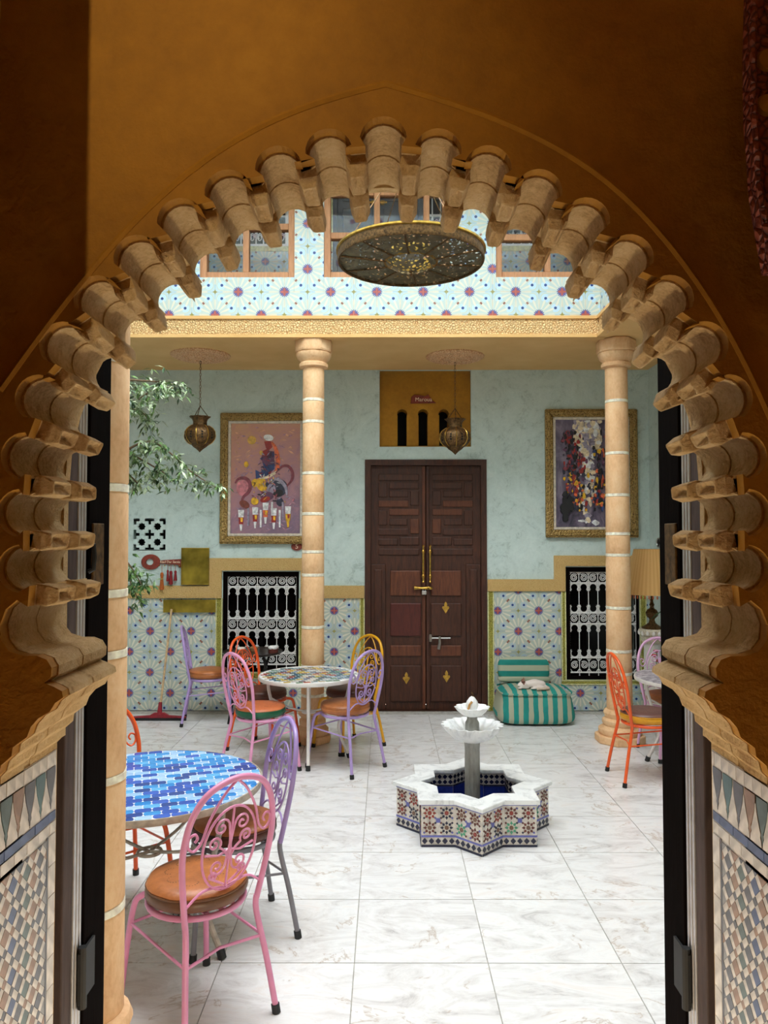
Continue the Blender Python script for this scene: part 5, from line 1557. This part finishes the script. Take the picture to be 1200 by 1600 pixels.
# ================================================================== LANTERNS AND CEILING ROSETTES
def lantern(px, ptop, pbot, Y, label, rlabel):
    x = WX(px, Y, 600)
    r_ = empty('ceiling_rosette', (x, Y, ZC)); tag(r_, rlabel, 'rosette', 'plaster ceiling rosettes')
    ob('disc', MB().lathe([(.30, 0), (.30, -.012), (.27, -.03), (.22, -.022), (.2, -.03), (.0, -.032)], 32), M['rosette'], r_, smooth=True)
    for k in range(12):
        a = 2 * PI * k / 12
        ob('petal', MB().lathe([(.0, -.05), (.028, -.042), (.036, -.03)], 8), M['rosette'], r_, smooth=True, loc=(.15 * math.cos(a), .15 * math.sin(a), 0))
    ob('boss', MB().lathe([(0, -.06), (.03, -.055), (.06, -.03)], 14), M['rosette'], r_, smooth=True)
    zt, zb = WZ(ptop, Y), WZ(pbot, Y); h = zt - zb
    e = empty('lantern', (x, Y, zb)); tag(e, label, 'lantern', 'hanging brass lanterns')
    n = 48
    ribw = lambda th, z: 1 + .05 * abs(math.cos(4 * th))
    ob('body', MB().lathe([(.145, h * .52), (.150, h * .45), (.140, h * .36), (.115, h * .27), (.085, h * .22)][::-1] + [(.145, h * .58), (.125, h * .67), (.095, h * .735), (.075, h * .76)], n, wob=ribw), M['oldbrass'], e, smooth=True)
    ob('neck', MB().lathe([(.070, h * .76), (.068, h * .86), (.078, h * .93), (.100, h * 1.0), (.092, h * 1.0), (.07, h * .93)], n, wob=lambda th, z: 1 + (.12 * abs(math.cos(4 * th)) if z > h * .95 else .03 * abs(math.cos(4 * th)))), M['oldbrass'], e, smooth=True)
    ob('tip', MB().lathe([(0, 0), (.012, h * .04), (.035, h * .1), (.066, h * .16), (.075, h * .19), (.088, h * .225)], n, wob=ribw), M['oldbrass'], e, smooth=True)
    pin = MB().lathe([(.0, .0), (.012, .003), (.010, .010)], 6); pme = pin.mesh('piercing'); setmat(pme, M['black'])
    for k in range(8):
        a = 2 * PI * (k + .5) / 8
        for (dz, da) in ((.40, 0), (.47, .18), (.47, -.18), (.54, 0), (.47, 0)):
            rr_ = .1425 if dz != .54 else .138
            o = link('piercing', pme, e, (rr_ * math.cos(a + da) * .99, rr_ * math.sin(a + da) * .99, h * dz)); o.rotation_euler = (0, PI / 2, a + da)
    for k in range(8):
        a = 2 * PI * k / 8
        ob('rib', MB().tube([((r0 + .004) * 1.05 * math.cos(a), (r0 + .004) * 1.05 * math.sin(a), z0) for r0, z0 in ((.085, h * .22), (.115, h * .27), (.140, h * .36), (.150, h * .45), (.145, h * .52), (.145, h * .58), (.125, h * .67), (.08, h * .755))], .004, 5), M['brass'], e, smooth=True)
    zj = h + .11
    for k in range(3):
        a = 2 * PI * k / 3 + .5
        ob('hanger', MB().tube([(.09 * math.cos(a), .09 * math.sin(a), h), (0, 0, zj)], .004, 5), M['oldbrass'], e)
    # chain links
    cl = MB().tube([(.008 * math.cos(t), 0, .018 * math.sin(t)) for t in [2 * PI * k / 10 for k in range(10)]], .0028, 5, closed=True).mesh('chain_link', True); setmat(cl, M['oldbrass'])
    L_ = ZC - .06 - zb - zj; nl = int(L_ / .031)
    ch = empty('chain', (0, 0, zj), 0, e)
    for k in range(nl + 1): link('chain_link', cl, ch, (0, 0, .016 + k * L_ / nl * .99), (0, 0, PI / 2 * (k % 2)))
lantern(313, 651, 707, 7.72, 'pierced brass lantern hanging left of the pink painting', 'round plaster ceiling rosette above the left lantern')
lantern(711, 655, 711, 7.78, 'pierced brass lantern hanging before the ochre recess', 'round plaster ceiling rosette above the right lantern')

# ================================================================== CHANDELIER
CY_ = 5.0
cc = W(642, 408, CY_)
chn = empty('chandelier', (cc.x, CY_, cc.z)); tag(chn, 'large round pierced brass disc chandelier hanging in the open atrium', 'chandelier')
m = MT('pierced_brass', .4, .85)
v = m.coord('obj'); a = m.vor(v, 42); n_ = m.noise(v, 12, 3)
dist = S(m.nt, a.outputs['Distance'])
m.color(m.ramp(n_, [(.3, (84, 76, 58)), (.7, (134, 122, 94))]))
hole = dist.lt(.40) * n_.gt(.36)
trn = m.n('ShaderNodeBsdfTransparent'); mx = m.n('ShaderNodeMixShader')
m.l(hole * .85, mx.inputs[0]); m.l(m.b.outputs[0], mx.inputs[1]); m.l(trn.outputs[0], mx.inputs[2]); m.l(mx.outputs[0], m.nt.nodes['Material Output'].inputs['Surface'])
m.b.inputs['Metallic'].default_value = .5
M['pierced'] = m.mat
R_ = .485
ob('disc', MB().lathe([(.17, -.012), (.30, -.004), (R_ - .01, .004), (R_ - .01, .009), (.30, .001), (.17, -.007), (.17, -.012)], 64, cap=False), M['pierced'], chn, smooth=True)
ob('rim', MB().lathe([(R_ - .012, -.01), (R_, -.012), (R_ + .004, .0), (R_, .055), (R_ - .006, .06), (R_ - .012, .055), (R_ - .012, -.01)], 64, cap=False), M['oldbrass'], chn, smooth=True)
ob('top_rim', MB().lathe([(R_ + .002, .05), (R_ + .012, .055), (R_ + .012, .066), (R_ - .004, .068), (R_ + .002, .05)], 64, cap=False), M['brass'], chn, smooth=True)
ob('centre_bowl', MB().lathe([(.0, -.075), (.06, -.068), (.12, -.045), (.165, -.015), (.175, .0), (.16, .05), (.15, .05)], 48, cap=False), M['pierced'], chn, smooth=True)
ob('centre_collar', MB().lathe([(.166, -.012), (.180, -.012), (.184, .0), (.176, .06), (.160, .065), (.166, -.012)], 48, cap=False), M['brass'], chn, smooth=True)
ob('finial', MB().lathe([(0, -.105), (.008, -.1), (.012, -.09), (.008, -.08), (.016, -.07)], 10), M['oldbrass'], chn, smooth=True)
for k in range(10):
    a = 2 * PI * k / 10 + .2
    ob('spoke', MB().tube([(.17 * math.cos(a), .17 * math.sin(a), -.014), (.30 * math.cos(a), .30 * math.sin(a), -.008), ((R_ - .006) * math.cos(a), (R_ - .006) * math.sin(a), .0)], .007, 6), M['oldbrass'], chn, smooth=True)
for k in range(4):
    a = 2 * PI * k / 4 + .6
    ob('hanging_wire', MB().tube([(R_ * .96 * math.cos(a), R_ * .96 * math.sin(a), .06), (0, 0, .78)], .0035, 5), M['oldbrass'], chn)
ob('stem', MB().tube([(0, 0, .76), (0, 0, ZT - cc.z - .06)], .007, 6), M['oldbrass'], chn)
struct('roof_beam', MB().box(XL - .2, XR + .2, CY_ - .05, CY_ + .05, ZT - .08, ZT + .04), M['greydoor'])

# ================================================================== TRAY TABLE WITH CAKES
tx, ty = WX(395, 7.9, 1015), 7.88
e = empty('tray_table', (tx, ty, 0)); tag(e, 'small dark round tray table below the left window grille', 'table')
ztp = WZ(1019, ty)
ob('tray', MB().lathe([(0, ztp - .012), (.29, ztp - .012), (.305, ztp - .004), (.308, ztp + .012), (.300, ztp + .012), (.295, ztp), (0, ztp)], 40), plain('dark_tray', (50, 42, 38), .3, .4), e, smooth=True)
for k in range(4):
    a = 2 * PI * k / 4 + .7
    ob('leg', MB().tube([(.22 * math.cos(a), .22 * math.sin(a), ztp - .012), (.24 * math.cos(a + 1.2), .24 * math.sin(a + 1.2), 0)], .014, 8), M['blackrubber'], e, smooth=True)
def cake(px, dy, r, h, body, top, label, nm='cake'):
    x = WX(px, ty + dy, 1005)
    c = empty(nm, (x, ty + dy, ztp + .001)); tag(c, label, nm if nm != 'cake' else 'cake', 'sweets on the tray table')
    ob('sponge', MB().lathe([(0, 0), (r, 0), (r * 1.03, h * .3), (r * .98, h * .9), (0, h)], 18), plain('cake_' + label[:6].strip().replace(' ', '_'), body, .8), c, smooth=True)
    ob('icing', MB().lathe([(0, h * .8), (r * 1.02, h * .72), (r * 1.06, h * .95), (r * .8, h * 1.2), (0, h * 1.28)], 18, wob=lambda th, z: 1 + .06 * math.sin(5 * th)), plain('icing_' + label[:6].strip().replace(' ', '_'), top, .5), c, smooth=True)
cake(427, -.06, .05, .06, (96, 44, 36), (232, 228, 226), 'brown cake with white icing at the right of the tray')
cake(377, -.08, .042, .05, (170, 92, 62), (224, 214, 206), 'pale iced orange cake at the left of the tray')
cake(397, .05, .04, .04, (132, 90, 54), (150, 112, 64), 'flat golden cake in the middle of the tray')

# ================================================================== FLOOR LAMP CORNER
lx_, ly_ = WX(1018, 7.55, 900), 7.55
e = empty('pedestal', (lx_, ly_, 0)); tag(e, 'white plaster pedestal carrying the brass lamp in the right corner', 'pedestal')
zp = WZ(982, ly_)
ob('shaft', MB().lathe([(.13, 0), (.13, .06), (.10, .09), (.085, .12), (.08, zp - .16), (.09, zp - .14)], 24), M['white'], e, smooth=True)
cp = ob('capital', MB().lathe([(.085, zp - .15), (.10, zp - .12), (.115, zp - .08), (.10, zp - .07), (.125, zp - .05), (.13, zp - .012), (.12, zp)], 24), plain('ivory_plaster', (214, 206, 186), .6, bump=.4, scale=60), e, smooth=True)
for k in range(14):
    a = 2 * PI * k / 14
    ob('petal', MB().lathe([(0, -.03), (.014, -.02), (.016, 0), (.008, .02), (0, .024)], 8), M['white'], cp, smooth=True, loc=(.122 * math.cos(a), .122 * math.sin(a), zp - .035))
lp = empty('table_lamp', (lx_, ly_, zp)); tag(lp, 'brass table lamp with a large tan fringed shade', 'lamp')
zs0, zs1 = WZ(928, ly_) - zp, WZ(858, ly_) - zp
ob('base', MB().lathe([(.095, 0), (.10, .012), (.07, .03), (.035, .055), (.025, .085), (.03, .10), (.055, .125), (.062, .155), (.045, .185), (.022, .2), (.018, .22), (.026, .235), (.018, .25), (.012, .27), (.010, zs1 - .05)], 28), M['oldbrass'], lp, smooth=True)
m = MT('tan_lampshade', .8)
x, y, z = m.obj(); th = y.atan2(x)
m.color(m.mix((th * 40).cos() * .5 + .5, (196, 150, 88), (208, 164, 102))); M['shade'] = m.mat
ob('shade', MB().lathe([(.265, zs0), (.262, zs0 + .01), (.165, zs1), (.160, zs1), (.258, zs0 + .01), (.265, zs0)], 40, wob=lambda th, z: 1 + .012 * math.cos(20 * th), cap=False), M['shade'], lp, smooth=True)
fr_ = MB().lathe([(0, 0), (.006, -.006), (.0075, -.03), (.0, -.036)], 5).mesh('fringe_tassel'); setmat(fr_, plain('fringe', (176, 84, 44), .9))
for k in range(44):
    a = 2 * PI * k / 44
    link('fringe_tassel', fr_, lp, (.262 * math.cos(a), .262 * math.sin(a), zs0))

# ================================================================== PLANTS
def leafy(mb, base, tip, width, m=0, curl=.0):
    b, t = Vector(base), Vector(tip); d = t - b; L_ = d.length
    if L_ < 1e-5: return
    d.normalize(); s = d.cross(Vector((random.uniform(-.4, .4), random.uniform(-.6, .2), 1))).normalized() * width
    n = s.cross(d).normalized()
    mid = b + d * L_ * .45 + n * (L_ * .06 + curl)
    tp = t - n * curl
    mb.add([b, mid + s, tp, mid - s, mid - n * width * .25], [(0, 4, 1), (1, 4, 2), (2, 4, 3), (3, 4, 0)], m)
LG = [plain('leaf_green', (88, 120, 62), .35, 0, .25, 20), plain('leaf_pale', (168, 184, 148), .35, 0, .2, 20), plain('leaf_dark', (48, 78, 44), .35, 0, .25, 20)]
BARK = plain('bark', (104, 84, 62), .9, bump=.4)
TY = 5.6
tr = empty('ficus_tree', (-2.35, TY, 0)); tag(tr, 'leafy ficus tree reaching in from the left behind the nearest column', 'tree')
def tp_(px, py, dy=0): p = W(px, py, TY + dy); return (p.x + 2.35, dy, p.z)
mbt = MB().tube(spline([(0, 0, 0.28), (.05, .02, .9), (-.03, 0, 1.6), (.04, .03, 2.2), (.0, 0, 3.0)], 5), [.04] * 6 + [.035] * 7 + [.025] * 8, 8)
ob('trunk', mbt, BARK, tr, smooth=True)
brs = [[(.02, .0, 2.3), tp_(170, 720), tp_(228, 690), tp_(262, 705), tp_(300, 738), tp_(338, 762)], [(.02, 0, 2.5), tp_(175, 650), tp_(215, 625), tp_(250, 605), tp_(285, 610)], [(.02, 0, 2.4), tp_(180, 700), tp_(215, 715, .2), tp_(250, 735, .25), tp_(270, 748, .3)], [(0, 0, 2.8), tp_(180, 600, -.2), tp_(225, 595, -.2), tp_(270, 600, -.2)], [(0, 0, 1.7), tp_(160, 840, -.1), tp_(200, 880, -.15), tp_(222, 915, -.15)], [(0, 0, 1.65), tp_(165, 870, .1), tp_(198, 900, .1), tp_(215, 935, .1)], [(.0, 0, 2.4), tp_(180, 730, .1), tp_(205, 745, .1), tp_(218, 760, .1)], [(.02, 0, 2.5), tp_(175, 650, .15), tp_(215, 640, .15), tp_(235, 660, .15)]]
fol = MB(); rr = random.Random(3)
for bi, P_ in enumerate(brs):
    q = spline(P_, 6)
    ob('branch', MB().tube(q, [.012 * (1 - .75 * k / len(q)) for k in range(len(q))], 6), BARK, tr, smooth=True)
    for i in range(8, len(q)):
        p = Vector(q[i])
        for k in range(5):
            tw = Vector((rr.uniform(-1, 1), rr.uniform(-1, 1), rr.uniform(-.9, .45))).normalized() * rr.uniform(.02, .13)
            b = p + tw
            for j in range(3):
                d = Vector((rr.uniform(-.7, .9), rr.uniform(-.8, .6), rr.uniform(-1.1, .15))).normalized()
                leafy(fol, b, b + d * rr.uniform(.05, .085), rr.uniform(.009, .014), rr.choice([0, 0, 1, 1, 2]) if bi not in (4, 5) else rr.choice([0, 0, 2]))
o = ob('foliage', fol, LG, tr); o['kind'] = 'stuff'
ob('planter', MB().lathe([(.16, 0), (.2, .02), (.22, .28), (.24, .32), (.21, .32), (.2, .29), (0, .28)], 24), plain('terracotta', (168, 96, 64), .8), tr, smooth=True)
# spiky plant in the right corner
sp_ = empty('spiky_plant', (2.86, 7.2, 0)); tag(sp_, 'dark spiky leaved plant partly hidden at the right door post', 'plant')
def blade(mb, pts, w_):
    for i in range(len(pts) - 1):
        a, b = Vector(pts[i]), Vector(pts[i + 1]); k0, k1 = w_ * (1 - i / len(pts)), w_ * (1 - (i + 1) / len(pts))
        s = (b - a).cross(Vector((0, 1, .2))).normalized()
        mb.add([a - s * k0, a + s * k0, b + s * k1, b - s * k1, a + Vector((0, .006, 0)), b + Vector((0, .006, 0))], [(0, 1, 2, 3), (0, 3, 5, 4), (1, 4, 5, 2)])
for k in range(12):
    a = 2 * PI * k / 12 + rr.uniform(-.2, .2); L_ = rr.uniform(.25, .5)
    mb = MB(); dx, dy = math.cos(a) * .7, math.sin(a) * .5
    blade(mb, spline([(0, 0, .75), (dx * L_ * .4, dy * L_ * .4, .75 + L_ * .9), (dx * L_ * .8, dy * L_ * .8, .75 + L_ * 1.0), (dx * L_ * 1.25, dy * L_ * 1.2, .75 + L_ * .8)], 4), .018)
    ob('leaf', mb, LG[2], sp_)
ob('pot', MB().lathe([(.09, 0), (.10, .02), (.08, .08), (.09, .5), (.12, .74), (.125, .76), (.1, .76), (.09, .72), (0, .72)], 20), M['oldbrass'], sp_, smooth=True)
# flowers behind the pale pink chair
fl = empty('flower_bunch', (WX(1036, 7.25, 1015), 7.28, 0)); tag(fl, 'red and pink flowers showing above the pale pink chair', 'flowers')
zv = .55
ob('vase', MB().lathe([(.06, 0), (.07, .02), (.05, .2), (.075, .45), (.06, zv), (.05, zv), (.04, .4), (0, .38)], 18), M['white'], fl, smooth=True)
for k in range(7):
    a = 2 * PI * k / 7; hx, hy, hz = .07 * math.cos(a), .06 * math.sin(a), zv + .22 + .06 * math.sin(k * 2.1)
    st_ = ob('stem', MB().tube([(0, 0, .42), (hx * .5, hy * .5, zv + .1), (hx, hy, hz)], .003, 5), LG[2], fl)
    ob('bloom', MB().lathe([(0, -.014), (.018, -.006), (.026, .008), (.018, .014), (0, .01)], 10, wob=lambda th, z: 1 + .2 * math.cos(5 * th)), plain('petal_%d' % k, [(206, 60, 44), (222, 130, 150), (214, 84, 52)][k % 3], .6), st_, smooth=True, loc=(hx, hy, hz))
